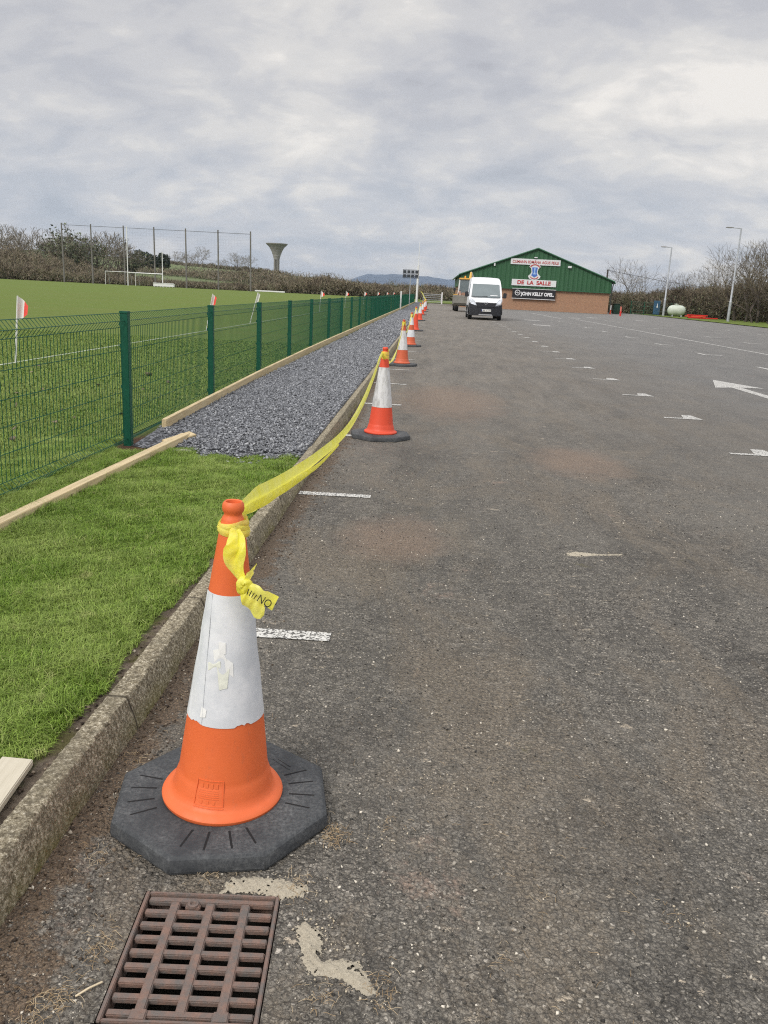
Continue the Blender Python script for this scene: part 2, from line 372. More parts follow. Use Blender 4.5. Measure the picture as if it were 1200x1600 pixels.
# pitch beyond the fence
tag(sheet('pitch', -180, -2.55, -8, 159, .09, M_PITCH, ny=4), kind='structure')
tag(sheet('verge', -2.55, -.935, -8, 118, .085, M_VERGE, ny=10), kind='structure')
b = MB(); b.add([(25.2, -8, .05), (60, -8, .05), (60, 118, .05), (25.2, 118, .05)], [(0, 1, 2, 3)]); b.add([(-2.55, 118, .05), (60, 118, .05), (60, 150, .05), (-2.55, 150, .05)], [(0, 1, 2, 3)])
tag(b.build('grass_margin', M_PITCH), kind='structure')

# kerb: battered profile, long and slightly uneven
ys = np.concatenate([np.linspace(-2, .8, 40), np.linspace(.82, 6, 520), np.linspace(6.05, 12, 150), np.linspace(12.4, 117, 60)])
prof = [(-.973, .02), (-.971, .104), (-.966, .108), (-.935, .1085), (-.909, .108), (-.9045, .1045), (-.9015, .096), (-.890, .060), (-.879, .025), (-.872, -.01)]
b = MB(); npf = len(prof)
for yv in ys:
    w = (.003*math.sin(yv*3.1)+.003*math.sin(yv*7.7+1)) ; k = math.floor((yv+.345)/.915+.5); st = ((k*37) % 7-3)*.0012
    bend = 0 if yv < 9 else -.0022*min(yv-9, 25)
    for i, (a, c) in enumerate(prof):
        b.v.append((a+w*.5+st+bend+rnd.gauss(0, .0011), float(yv), c+w*.3+st*.8+rnd.gauss(0, .0011)))
for j in range(len(ys)-1):
    for i in range(npf-1): b.f.append((j*npf+i, j*npf+i+1, (j+1)*npf+i+1, (j+1)*npf+i))
tag(b.build('kerb', M_KERB, smooth=True), kind='structure')

# painted markings, children of the car park
def mark(poly, z=.004):
    bb = MB(); bb.add([(a, c, z) for a, c in poly], [tuple(range(len(poly)))]); return bb.build('parking_mark', M_PAINT, CAR)
for i in range(22):
    yv = 3.23+2.49*i; wd = rnd.uniform(.045, .055); xe = -.33-rnd.uniform(0, .04)
    mark([(-.865, yv-wd), (xe, yv-wd+.01), (xe, yv+wd), (-.865, yv+wd)])
for i in range(17):
    yv = 8.42+2.5*i
    mark([(3.0, yv-.04), (3.26, yv-.04), (3.49, yv-.05), (3.44, yv+.33), (3.31, yv+.33), (3.26, yv+.05), (3.0, yv+.04)])
for x0, ylist in ((8.02, [20.9+5.05*i for i in range(8)]), (12.9, [31+5.02*i for i in range(9)]), (18.1, [43.6+5.3*i for i in range(6)])):
    for yv in ylist:
        mark([(x0, yv-.07), (x0+.6, yv-.05), (x0+.6, yv+.12), (x0+.15, yv+.12), (x0+.12, yv+.75), (x0, yv+.8)])
mark([(10.35, 64.5), (10.62, 20), (10.74, 20), (10.47, 64.5)])
mark([(8.9, 81), (9.3, 64), (9.42, 64), (9.05, 81)])
mark([(5.55, 17.1), (5.08, 15.45), (5.42, 15.62), (5.47, 13.2), (5.66, 13.2), (5.62, 15.7), (6.05, 15.75)])
for p_ in ((10.4, 68), (12.7, 73.5), (5.7, 55.3), (5.2, 46), (16.2, 70.6)):
    mark([(p_[0], p_[1]), (p_[0]+1.0, p_[1]-.4), (p_[0]+1.0, p_[1]+.3), (p_[0]+.2, p_[1]+1.0)])
# pitch side line
M_LINE = mat('line_paint', lambda N: dict(color=N.mix(N.ramp(N.noise(N.coord(), 18, 5, .7), [(.40, 0.0), (.60, 1.0)]), (.50, .53, .46), (.13, .18, .06)), rough=.9))
tag(sheet('side_line', -6.26, -6.20, 6, 145, .094, M_LINE, ny=3), kind='structure')
tag(sheet('cross_line', -30, -15.5, 30.2, 30.35, .094, M_LINE), kind='structure')

# ------------------------------------------------------------------ gravel path
PX0, PX1, PY0 = -2.40, -.965, 6.35
b = MB()
b.add([(-2.5, 6.9, .09), (-1.7, 6.30, .09), (-.96, 6.45, .09), (-.96, 117, .10), (-2.5, 117, .10)], [(0, 1, 2, 3, 4)])
b = MB(); rows = [(6.32, 0.088), (6.6, .10), (7.2, .115), (20, .115), (60, .115), (117, .115)]
for yv, zv in rows:
    bend = 0 if yv < 9 else -.0022*min(yv-9, 25)
    for xv in (-2.38, -1.7, -.96+bend): b.v.append((xv+(.0 if yv > 6.7 else .0), yv+(.30 if xv < -2.2 and yv < 7 else (-.03 if xv < -1 and yv < 7 else .12 if yv < 7 else 0)), zv+(.008 if xv == -1.7 else 0)))
for j in range(len(rows)-1):
    for i in range(2): b.f.append((j*3+i, j*3+i+1, (j+1)*3+i+1, (j+1)*3+i))
tag(b.build('gravel_path', M_GRAV), kind='structure')
def stones(name, pos, size, m, flat=.45, parent=None):
    """irregular angular chips: a jittered octahedron each"""
    n = len(pos); base = np.array([(1, 0, 0), (0, 1, 0), (-1, 0, 0), (0, -1, 0), (.2, .1, 1), (0, 0, -1)], float)
    f = np.array([(0, 1, 4), (1, 2, 4), (2, 3, 4), (3, 0, 4), (1, 0, 5), (2, 1, 5), (3, 2, 5), (0, 3, 5)])
    V = np.repeat(base[None], n, 0)+rng.normal(0, .22, (n, 6, 3))
    V *= (size[:, None, None]*np.stack([rng.uniform(.6, 1.2, n), rng.uniform(.5, 1.0, n), rng.uniform(flat*.5, flat*1.3, n)], 1)[:, None, :])
    def rot(V, ax, t):
        a, b_ = [(1, 2), (0, 2), (0, 1)][ax]; c, s = np.cos(t)[:, None], np.sin(t)[:, None]
        A, B = V[:, :, a].copy(), V[:, :, b_].copy(); V[:, :, a] = A*c-B*s; V[:, :, b_] = A*s+B*c
    rot(V, 2, rng.uniform(0, 6.28, n)); rot(V, 0, rng.normal(0, .45, n)); rot(V, 1, rng.normal(0, .45, n)); rot(V, 2, rng.uniform(0, 6.28, n))
    V += pos[:, None, :]
    F = (f[None]+np.arange(n)[:, None, None]*6).reshape(-1, 3)
    return raw(name, V, F, m, parent)
def edge0(x): return 6.34+np.where(x < -1.75, (-1.75-x)*1.35, 0)+.10*(x > -1.4)*(x+1.4)*2+.05*np.sin(x*23)
P_ = []
for (a, c, dens, s0, s1) in ((6.2, 12, 3400, .008, .022), (12, 22, 1500, .012, .027), (22, 60, 260, .02, .045)):
    n = int((PX1-PX0)*(c-a)*dens); X_ = rng.uniform(PX0, PX1-.0, n); Y_ = rng.uniform(a, c, n)
    keep = (Y_ > edge0(X_)+rng.normal(0, .04, n)) & (X_ < -.965-np.where(Y_ > 9, .0022*np.minimum(Y_-9, 25), 0)-.01)
    X_, Y_ = X_[keep], Y_[keep]; n = len(X_)
    P_.append(np.stack([X_, Y_, np.full(n, .113)+rng.uniform(0, .014, n)-.012*(Y_ < edge0(X_)+.15)+.03*np.exp(-((X_+1.5)/.5)**2)*.3, s0+(s1-s0)*rng.random(n)**2], 1))
P_ = np.concatenate(P_)
n = 60; X_ = rng.uniform(-1.9, -1.0, n); P_ = np.concatenate([P_, np.stack([X_, 6.3-rng.random(n)*.18, np.full(n, .1), rng.uniform(.01, .022, n)], 1)])
tag(stones('gravel', P_[:, :3], P_[:, 3], M_STONE), 'loose grey slate chippings spread over the new path beside the fence', 'gravel', kind='stuff')

# ------------------------------------------------------------------ grass
def blades(name, X, Y, Z, L, w, m, lean=.55, parent=None):
    n = len(X); t = rng.uniform(0, 6.283, n); d = np.stack([np.cos(t), np.sin(t), np.zeros(n)], 1)
    s = np.stack([-np.sin(t), np.cos(t), np.zeros(n)], 1); t2 = rng.uniform(-.9, .9, n)
    s = s*np.cos(t2)[:, None]+d*np.sin(t2)[:, None]
    ln = np.abs(rng.normal(lean, .3, n)); p = np.stack([X, Y, Z], 1)
    m1 = p+d*(L*ln*.35)[:, None]+np.array([0, 0, 1])*(L*.60)[:, None]
    tp = p+d*(L*np.minimum(ln*1.3, 1.3))[:, None]+np.array([0, 0, 1])*(L*np.clip(1.0-ln*.45, .35, 1))[:, None]
    ww = (w*rng.uniform(.6, 1.2, n))[:, None]
    V = np.stack([p-s*ww, p+s*ww, m1-s*ww*.75, m1+s*ww*.75, tp], 1)
    i = np.arange(n)[:, None, None]*5
    F = (np.array([(0, 1, 3), (0, 3, 2), (2, 3, 4)])[None]+i).reshape(-1, 3)
    return raw(name, V, F, m, parent)
def lawn_pts(n, x0, x1, y0, y1):
    return rng.uniform(x0, x1, n), rng.uniform(y0, y1, n)
def vnoise(x, y, s=1.0, seed=0):           # cheap smooth noise in -1..1
    return (np.sin(x*1.7*s+seed)+np.sin(y*2.3*s+1.3*seed+x*s)+np.sin((x+y)*3.1*s+seed*2.1)+np.sin((x-y*1.4)*5.3*s+seed))/4
X_, Y_ = lawn_pts(600000, -3.1, -.96, 1.2, 6.75)
edge = np.interp(Y_, [1.2, 2, 2.6, 3.2, 3.8, 4.3, 7], [-1.055, -1.015, -1.010, -1.015, -.995, -.980, -.980])+.035*vnoise(X_*0+3, Y_, 2.2, 1)*(Y_ < 4.2)+.02*vnoise(X_, Y_, 11, 4)
keep = (X_ < edge) & (Y_ > .95+(-1.1-X_)*1.9) & (Y_ < edge0(X_)+.02+.03*vnoise(X_, Y_, 8, 2))
hole = ((X_+2.22)**2+.35*(Y_-6.8)**2) < .09+.03*vnoise(X_, Y_, 4, 7)
bare = ((X_ > -2.58) & (X_ < -2.40) & (vnoise(X_, Y_, 3, 5) > .1))
board = (np.abs(X_-(-2.20+(Y_-4.1)*.050)) < .03)
keep &= ~hole & ~bare & ~board
X_, Y_ = X_[keep], Y_[keep]
ln = .042+.018*vnoise(X_, Y_, 2.0, 3)+.012*vnoise(X_, Y_, 7, 9); ln *= rng.uniform(.5, 1.35, len(X_)); ln *= np.where(X_ > edge[keep]-.05, .7, 1)
tag(blades('lawn_grass', X_, Y_, np.full(len(X_), .084), np.maximum(ln, .012)*1.15, .00125*np.ones(len(X_)), M_BLADE, .6), 'uneven green lawn grass between the kerb and the mesh fence', 'grass', kind='stuff')
PB = []
for (x0, x1, y0, y1, n, L, w) in ((-6.5, -2.6, 3.0, 9, 90000, .028, .003), (-11, -2.6, 9, 20, 90000, .032, .005), (-16, -6.5, 5, 9, 20000, .03, .005)):
    X_, Y_ = lawn_pts(n, x0, x1, y0, y1); k = (Y_ > 5.0+(X_+.3)*-.0-2.5) & (np.abs(X_+6.23) > .05)
    k &= (Y_ > -X_*1.25-.6)
    PB.append((X_[k], Y_[k], L*rng.uniform(.5, 1.3, k.sum()), np.full(k.sum(), w)))
X_, Y_, L_, w_ = [np.concatenate([p_[i] for p_ in PB]) for i in range(4)]
tag(blades('pitch_grass', X_, Y_, np.full(len(X_), .088), L_, w_, M_BLADE2, .9), 'short mown green turf of the playing pitch beyond the fence', 'grass', kind='stuff')
# dead leaves and scraps on the pitch
n = 46; X_ = rng.uniform(-6, -2.8, n); Y_ = rng.uniform(5, 13, n)
M_LEAF = mat('dead_leaf', col=(.16, .13, .08), rough=.9, var=.7, vs=8)
tag(stones('fallen_leaves', np.stack([X_, Y_, np.full(n, .118)], 1), rng.uniform(.015, .05, n), M_LEAF, .15), 'scattered dead leaves and scraps lying on the pitch near the fence', 'leaves', kind='stuff')
# grit and crumbs of soil beside the kerb
n = 5200; Y_ = 1.2+rng.random(n)**1.5*9; side = rng.random(n) < .42
X_ = np.where(side, -.965-np.abs(rng.normal(0, .07, n)), -.872+np.abs(rng.normal(0, .11, n))); Z_ = np.where(side, .09, .002)
k = ~((X_ > gx0) & (X_ < gx1) & (Y_ > gy0) & (Y_ < gy1)) & ~((np.abs(Y_) > 6.2) & side)
M_GRIT = mat('grit', lambda N: dict(color=N.ramp(N.island(), [(0, (.03, .02, .014)), (.6, (.10, .07, .045)), (.9, (.22, .17, .12)), (1, (.4, .35, .28))]), rough=.9))
tag(stones('grit', np.stack([X_, Y_, Z_], 1)[k], (.0015+.0075*rng.random(n)**3)[k], M_GRIT, .6), 'brown crumbs of soil and grit gathered along both sides of the kerb', 'grit', kind='stuff')
n = 70000; Y_ = 1.0+rng.random(n)**2.0*6; X_ = rng.uniform(-.87, 3.2, n)
cl_ = vnoise(X_, Y_, 1.6, 3)+vnoise(X_, Y_, 4.1, 8)*.7
k = ~((X_ > gx0-.01) & (X_ < gx1+.01) & (Y_ > gy0-.01) & (Y_ < gy1+.01)) & (X_ < Y_*.62+.1) & (rng.random(n) < .35+.5*np.clip(cl_+.4, 0, 1))
M_CHIP = mat('loose_chip', lambda N: dict(color=N.ramp(N.island(), [(0, (.018, .017, .015)), (.45, (.09, .083, .072)), (.80, (.27, .245, .205)), (1, (.75, .69, .58))]), rough=.85))
tag(stones('loose_chippings', np.stack([X_, Y_, np.full(n, .0008)], 1)[k], (.0014+.0056*rng.random(n)**4)[k], M_CHIP, .7), 'small loose stone chippings lying on the worn tarmac', 'chippings', kind='stuff')
# dead straw around the gully
M_STRAW = mat('straw', lambda N: dict(color=N.ramp(N.island(), [(0, (.26, .17, .08)), (.6, (.50, .36, .20)), (1, (.66, .54, .36))]), rough=.7))
cs = [gr(*p_) for p_ in ((520, 1305), (335, 1360), (160, 1480), (100, 1560), (60, 1580), (470, 1390), (590, 1545), (500, 1560), (330, 1300), (150, 1340), (610, 1290), (850, 1400), (780, 1500), (200, 1120), (1050, 1440), (210, 1185))]
wt = [110, 40, 70, 60, 60, 40, 50, 40, 16, 30, 14, 12, 12, 36, 12, 24]
X_ = np.concatenate([rng.normal(c.x, .022, w_) for c, w_ in zip(cs, wt)]+[rng.uniform(-.85, .6, 120)]); Y_ = np.concatenate([rng.normal(c.y, .03, w_) for c, w_ in zip(cs, wt)]+[rng.uniform(1.3, 3, 120)])
k = ~((X_ > gx0) & (X_ < gx1) & (Y_ > gy0) & (Y_ < gy1)) & (X_ > -.87)
X_, Y_ = X_[k], Y_[k]; n = len(X_)
def straws(name, X, Y, Z, L, r, m):
    n = len(X); t = rng.uniform(0, 6.283, n); cv = rng.normal(0, .7, n); V = []; 
    for j in range(4):
        u = j/3; a = t+cv*u; x_ = X+L*(np.cos(t)*u+np.cos(a)*.25*u*u); y_ = Y+L*(np.sin(t)*u+np.sin(a)*.25*u*u); z_ = Z+.004+.006*np.sin(u*3.1)*rng.random(n)
        nx, ny_ = -np.sin(a), np.cos(a)
        V += [np.stack([x_-nx*r, y_-ny_*r, z_], 1), np.stack([x_+nx*r, y_+ny_*r, z_], 1), np.stack([x_, y_, z_+r*1.2], 1)]
    V = np.stack(V, 1); f = []
    for j in range(3):
        o = j*3
        for k_ in range(3): f.append((o+k_, o+(k_+1) % 3, o+3+(k_+1) % 3, o+3+k_))
    F = (np.array(f)[None]+np.arange(n)[:, None, None]*12).reshape(-1, 4)
    return raw(name, V, F, m)
mp = [gr(*p_) for p_ in ((410, 1385), (530, 1490), (500, 1450), (575, 1540), (460, 1380), (350, 1395), (490, 1520), (960, 867), (1075, 1440), (600, 1300), (680, 1222))]
mi = rng.integers(0, len(mp), 700); mx = np.array([mp[i].x for i in mi])+rng.normal(0, .035, 700); my = np.array([mp[i].y for i in mi])+rng.normal(0, .03, 700)
mk_ = ~((mx > gx0) & (mx < gx1) & (my > gy0) & (my < gy1))
tag(stones('mortar_crumbs', np.stack([mx, my, np.full(700, .001)], 1)[mk_], (.001+.004*rng.random(700)**3)[mk_], mat('mortar_crumb', col=(.46, .40, .30), rough=.95, var=.35, vs=60), .6), 'pale crumbs of dried mortar scattered round the drain grate', 'crumbs', kind='stuff')
tag(straws('dead_straw', X_, Y_, np.zeros(n), rng.uniform(.005, .024, n), .00045, M_STRAW), 'wisps of pale dead straw lying around the drain grate and cone', 'straw', kind='stuff')
a_ = gr(118, 1560); b_ = gr(160, 1538)
tag(MB().tube([(a_.x, a_.y, .005), ((a_.x+b_.x)/2, (a_.y+b_.y)/2, .008), (b_.x, b_.y, .006)], .0022, 6).build('twig', mat('twig_bark', col=(.60, .50, .34), rough=.7, var=.2)), 'single pale broken twig on the tarmac left of the drain grate', 'twig')
# mortar spills
M_MORT = mat('mortar', lambda N: dict(color=N.mix(N.ramp(N.noise(N.coord(), 75, 8, .85), [(.34, 0.0), (.44, 1.0)]), (.10, .09, .07), N.mix(N.noise(N.coord(), 160, 5, .8), (.26, .22, .155), (.66, .60, .48))), rough=.95, normal=N.bump(N.noise(N.coord(), 120, 5, .7), 1.0, .008)))
def spill(name, pts, z, label):
    """a crust grown cell by cell inside the outline: ragged crumbly rim, holes, lumpy top thinning to nothing"""
    px_ = np.array([p.x for p in pts]); py_ = np.array([p.y for p in pts]); st = .0022
    xs = np.arange(px_.min()-.02, px_.max()+.02, st); ys_ = np.arange(py_.min()-.02, py_.max()+.02, st); X, Y = np.meshgrid(xs, ys_)
    D = np.full(X.shape, 9.0); ins = np.zeros(X.shape, bool); n = len(pts)
    for i in range(n):
        x0, y0, x1, y1 = px_[i], py_[i], px_[(i+1) % n], py_[(i+1) % n]; dx, dy = x1-x0, y1-y0
        t = np.clip(((X-x0)*dx+(Y-y0)*dy)/(dx*dx+dy*dy+1e-12), 0, 1); D = np.minimum(D, np.hypot(X-x0-t*dx, Y-y0-t*dy))
        cr = ((y0 > Y) != (y1 > Y)) & (X < (x1-x0)*(Y-y0)/(y1-y0+1e-12)+x0); ins ^= cr
    D = np.where(ins, D, -D)+.0055*vnoise(X, Y, 62, 1)+.0035*vnoise(X, Y, 170, 4)+rng.normal(0, .0011, X.shape)
    Z = np.clip(D/.016, -.5, 1)*z*(.75+.35*vnoise(X, Y, 90, 6))+rng.normal(0, .0004, X.shape)
    hole = vnoise(X, Y, 48, 9)+.5*vnoise(X, Y, 120, 3) > .78
    ok = (D > 0) & ~hole; idx = -np.ones(X.shape, int); idx[ok] = np.arange(ok.sum())
    q_ = np.stack([idx[:-1, :-1], idx[:-1, 1:], idx[1:, 1:], idx[1:, :-1]], -1).reshape(-1, 4); q_ = q_[(q_ >= 0).all(1)]
    V = np.stack([X[ok], Y[ok], np.maximum(Z[ok], .0006)], 1)
    return tag(raw(name, V, q_, M_MORT), label, 'mortar spill')
spill('mortar_spill', [gr(*p_) for p_ in ((342, 1398), (360, 1372), (420, 1370), (484, 1384), (478, 1400), (440, 1408), (400, 1396))], .007, 'pale dried mortar smear between the front cone and the drain grate')
spill('mortar_spill', [gr(*p_) for p_ in ((462, 1450), (475, 1436), (508, 1460), (500, 1500), (560, 1500), (592, 1556), (566, 1556), (530, 1530), (480, 1525), (468, 1490))], .008, 'ragged patch of dried mortar on the tarmac right of the drain grate')
spill('mortar_spill', [gr(*p_) for p_ in ((884, 864), (900, 862), (918, 864), (936, 866), (972, 866), (974, 868), (930, 868.5), (910, 870), (888, 869))], .002, 'thin sandy smear on open tarmac right of the white bay ends')

# ------------------------------------------------------------------ gully grate
def grate():
    M_IRON = mat('rusty_iron', lambda N: dict(color=N.mix(N.ramp(N.noise(N.coord(), 28, 6, .7), [(.38, 0.0), (.62, 1.0)]), (.125, .11, .10), N.mix(N.noise(N.coord(), 70, 5, .8), (.12, .062, .045), (.28, .185, .145))), rough=.68, normal=N.bump(N.noise(N.coord(), 220, 4, .7), .6, .003)), spec=.5)
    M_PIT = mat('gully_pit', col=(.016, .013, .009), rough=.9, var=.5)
    W_, L_ = GW-.004, GL-.004; g = empty('drain_grate', GC, GRZ)
    tag(g, 'rusty rectangular iron drain grate set in the tarmac at the foot of the kerb', 'drain grate')
    w, l = W_/2, L_/2
    b = MB(); t = .009
    b.box((-w+t/2, 0, -.022), (t, L_, .052)); b.box((w-t/2, 0, -.022), (t, L_, .052)); b.box((0, l-t/2, -.022), (W_-2*t-.001, t, .052)); b.box((0, -l+t/2, -.022), (W_-2*t-.001, t, .052))
    b.build('frame', M_IRON, g, bevel=.0018)
    b = MB(); n = 8; iw = w-t-.003; y0, y1 = l-t-.004, -l+t+.012; pit = (y0-y1-.014)/n
    for i in range(n+1):
        yv = y0-.007-i*pit; b.box((0, yv, -.0075), (2*iw, .0170, .013), Matrix.Rotation(R(rnd.uniform(-.3, .3)), 3, 'Z'))
    for xv in (-iw*.56, 0, iw*.56): b.box((xv, (y0+y1)/2-.004, -.0065), (.0225, y0-y1+.006, .016), taper=.9)
    for xv in (-iw*.56, iw*.56): b.box((xv, y1-.0, -.008), (.036, .030, .023), taper=.9)
    b.box((-iw*.28, y0-.018, -.012), (.034, .026, .018))
    b.build('grid', M_IRON, g, bevel=.0022)
    MB().lathe([(.0055, -.012), (.0055, .000), (.008, .003), (.0125, .002), (.0135, -.004)], 18, (-iw*.28, y0-.019, -.001)).build('lifting_eye', M_IRON, g, smooth=True)
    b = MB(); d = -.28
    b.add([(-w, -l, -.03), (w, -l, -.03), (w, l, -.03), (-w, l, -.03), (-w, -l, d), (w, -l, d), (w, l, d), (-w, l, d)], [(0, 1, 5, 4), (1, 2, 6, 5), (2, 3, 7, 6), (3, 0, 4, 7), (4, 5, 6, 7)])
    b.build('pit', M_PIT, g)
grate()

# ------------------------------------------------------------------ timber
def plank(name, p0, p1, w, h, label, group=None, roll=0.0, m=None):
    p0, p1 = Vector(p0), Vector(p1); L = (p1-p0).length; b = MB()
    b.box((0, L/2, 0), (w, L, h))
    o = b.build(name, m or M_WOOD, bevel=.003)
    d = (p1-p0).normalized(); q_ = d.to_track_quat('Y', 'Z'); o.matrix_world = Matrix.Translation(p0) @ q_.to_matrix().to_4x4() @ Matrix.Rotation(roll, 4, 'Y')
    tag(o, label, 'timber board', group); return o
def fx(Y): return float(np.interp(Y, [3.6, 6.65, 9.67, 12.4, 15.3, 18.3, 40, 115], [-2.48, -2.41, -2.50, -2.525, -2.56, -2.59, -2.60, -2.60]))
yy = 7.37; i = 0; BL = 4.8
while yy < 112:
    y1 = min(yy+BL, 115); off = .07
    lab = 'nearest pale edging board on its side, its sawn end facing out beside the gravel' if i == 0 else ('second pale edging board between the mesh fence and the gravel' if i == 1 else 'pale timber edging boards continuing in line far along the fence and gravel path')
    plank('edging_board', (fx(yy)+off+.02*(i == 0), yy, .135), (fx(y1)+off, y1-.01, .135), .045, .125, lab, 'edging boards along the gravel path')
    yy = y1; i += 1
plank('loose_board', (-2.35, 1.6, .105), (-2.035, 7.02, .125), .10, .05, 'long loose pale timber board lying across the lawn towards the gravel', roll=R(-8))
plank('cross_board', (-2.13, 6.72, .10), (-1.98, 7.0, .135), .085, .045, 'short pale timber offcut overlapping the end of the long loose board', roll=R(12))
M_WOOD2 = mat('weathered_board', lambda N: dict(color=N.mix(N.noise(N.mapping(N.coord(), (30, 1.5, 30)), 3, 5, .6, .5), (.40, .36, .27), (.66, .61, .50)), rough=.8, normal=N.bump(N.noise(N.mapping(N.coord(), (30, 2, 30)), 3, 5), .3, .004)))
plank('board_offcut', (-1.062, 2.005, .108), (-1.02, 1.45, .105), .085, .022, 'weathered grey timber offcut lying between the lawn and the kerb in the near corner', roll=R(-4), m=M_WOOD2)
o = MB().prism([(0, 0), (.13, .02), (.16, .06), (.1, .1), (.02, .07)], 0, .02).build('flat_stone', mat('pale_stone', col=(.42, .39, .32), rough=.9, var=.2), bevel=.004); p_ = gr(268, 706, .1); o.location = (p_.x, p_.y-.02, .095); tag(o, 'pale flat stone at the edge of the gravel beside the loose board', 'stone')

# ------------------------------------------------------------------ mesh fence
M_GREEN = mat('green_coated_steel', lambda N: dict(color=N.mix(N.noise(N.coord(), 5, 5), (.002, .060, .034), (.006, .095, .055)), rough=.5), spec=.35)
def fence():
    F = empty('mesh_fence', (fx(6.65), 6.65, .1)); tag(F, 'long dark green welded mesh fence running beside the pitch into the distance', 'fence')
    H = 1.06; org = Vector(F.location)
    posts = [.9, 3.75, 6.65, 9.62, 12.45, 15.35, 18.3, 21.4]
    while posts[-1] < 108: posts.append(posts[-1]+2.95)
    pb = MB(); pb.box((0, 0, .48), (.062, .062, 1.14)); pb.box((0, 0, 1.058), (.068, .068, .020))
    for z_ in (.12, .48, .80, .97): pb.box((-.037, 0, z_), (.012, .04, .03))
    pm = pb.build('post', M_GREEN, F, bevel=.003)
    first = True
    for yv in posts:
        o = pm if first else pm.copy()
        if not first: COL.objects.link(o); o.parent = F
        o.location = (fx(yv)-org.x, yv-org.y, -.1+.08); first = False
    # panel prototype, 1 unit long in Y (scaled), wires as thin 4-sided bars
    def panel(L, rw, step, name):
        b = MB(); n = max(2, round(L/step))
        zp = [(0, .02), (.045, .06), (0, .10), (0, .98-.06), (.05, .98), (0, 1.04)]
        zp = [(0, .015), (.040, .055), (0, .095), (0, .38), (0, .66), (0, .93), (.045, .985), (0, 1.04)]
        for k in range(n+1):
            yv = L*k/n
            pts = [(x_, yv, z_) for x_, z_ in zp if not (x_ == 0 and z_ in (.38, .66))]
            b.tube(pts, rw, 4)
        for x_, z_ in ((0, .015), (.043, .055), (0, .095), (-.004, .26), (-.004, .42), (-.004, .58), (-.004, .75), (0, .93), (.048, .985), (0, 1.04)):
            b.tube([(x_-rw*1.5, 0, z_), (x_-rw*1.5, L, z_)], rw*1.1, 4)
        return b
    meshes = {}
    for a, c in zip(posts[:-1], posts[1:]):
        L = c-a-.0; kind = 0 if a < 22 else 1 if a < 50 else 2
        key = (kind, round(L, 2))
        if key not in meshes:
            o = panel(L, (.0024, .0026, .0045)[kind], (.05, .075, .2)[kind], 'mesh_panel').build('mesh_panel', M_GREEN, F); meshes[key] = o.data
        else:
            o = bpy.data.objects.new('mesh_panel', meshes[key]); COL.objects.link(o); o.parent = F
        ang = math.atan2(fx(a)-fx(c), L)
        o.location = (fx(a)-org.x-.036, a-org.y, -.01); o.rotation_euler = (0, 0, ang)
fence()

# ------------------------------------------------------------------ traffic cones
def orange(name, a, b_):
    return mat(name, lambda N: dict(color=N.mix(N.ramp(N.noise(N.mapping(N.coord(), (1.3, 1.3, .5)), 34, 8, .8), [(.58, 0.0), (.70, .40)]), N.mix(N.ramp(N.noise(N.coord(), 7, 6, .7), [(.35, 0.0), (.75, 1.0)]), a, b_), (.30, .13, .07)), rough=N.ramp(N.noise(N.coord(), 30, 4), [(.3, .45), (.7, .65)]), normal=N.bump(N.noise(N.coord(), 160, 4), .12, .003)))
M_OR = orange('orange_plastic', (.74, .150, .040), (.68, .125, .032))
M_RED = orange('red_orange_plastic', (.72, .075, .028), (.62, .065, .025))
M_FADE = orange('faded_orange_plastic', (.62, .12, .045), (.48, .095, .04))
M_SLV = mat('reflective_sleeve', lambda N: dict(color=N.mix(N.ramp(N.noise(N.coord(), 9, 6, .7), [(.45, 0.0), (.62, 1.0)]), (.62, .64, .67), (.73, .74, .76)), rough=.38, normal=N.bump(N.noise(N.coord(), 20, 4), .15, .006)))
M_SLV2 = mat('dirty_sleeve', lambda N: dict(color=N.mix(N.ramp(N.noise(N.mapping(N.coord(), (1, 1, .35)), 22, 6, .75), [(.45, 0.0), (.68, 1.0)]), (.66, .66, .66), (.33, .32, .30)), rough=.5))
M_RUB = mat('recycled_rubber', lambda N: dict(color=N.mix(N.ramp(N.noise(N.coord(), 8, 7, .7), [(.35, 0.0), (.7, 1.0)]), (.032, .035, .039), N.mix(N.ramp(N.noise(N.coord(), 90, 8, .85), [(.42, 0.0), (.66, 1.0)]), (.040, .043, .047), (.17, .175, .175))), rough=.7, normal=N.bump(N.noise(N.coord(), 260, 4, .7), .35, .002)), spec=.4)
M_GROOVE_SHADE = mat('groove_shade', col=(.007, .007, .008), rough=.95)  # near-black flat strips: the shade inside the grooves is put into the colour
CP = [(.158, .046), (.162, .051), (.163, .058), (.158, .066), (.146, .070), (.137, .078), (.131, .094), (.127, .112), (.122, .126), (.1195, .132), (.118, .140), (.100, .290), (.0545, .632), (.0345, .775), (.0335, .783), (.031, .788), (.0285, .815), (.026, .822), (.0225, .827), (.0225, .832), (.0265, .838), (.0280, .846), (.0265, .856), (.022, .862), (.019, .860), (.0175, .850), (.0170, .80)]
def rad(z):
    zs = [p_[1] for p_ in CP[4:17]]; rs = [p_[0] for p_ in CP[4:17]]; return float(np.interp(z, zs, rs))
def octa(r, z, rot=0.0, cut=0):
    return [(r*math.cos(R(22.5+45*k)+rot), r*math.sin(R(22.5+45*k)+rot), z) for k in range(8)]
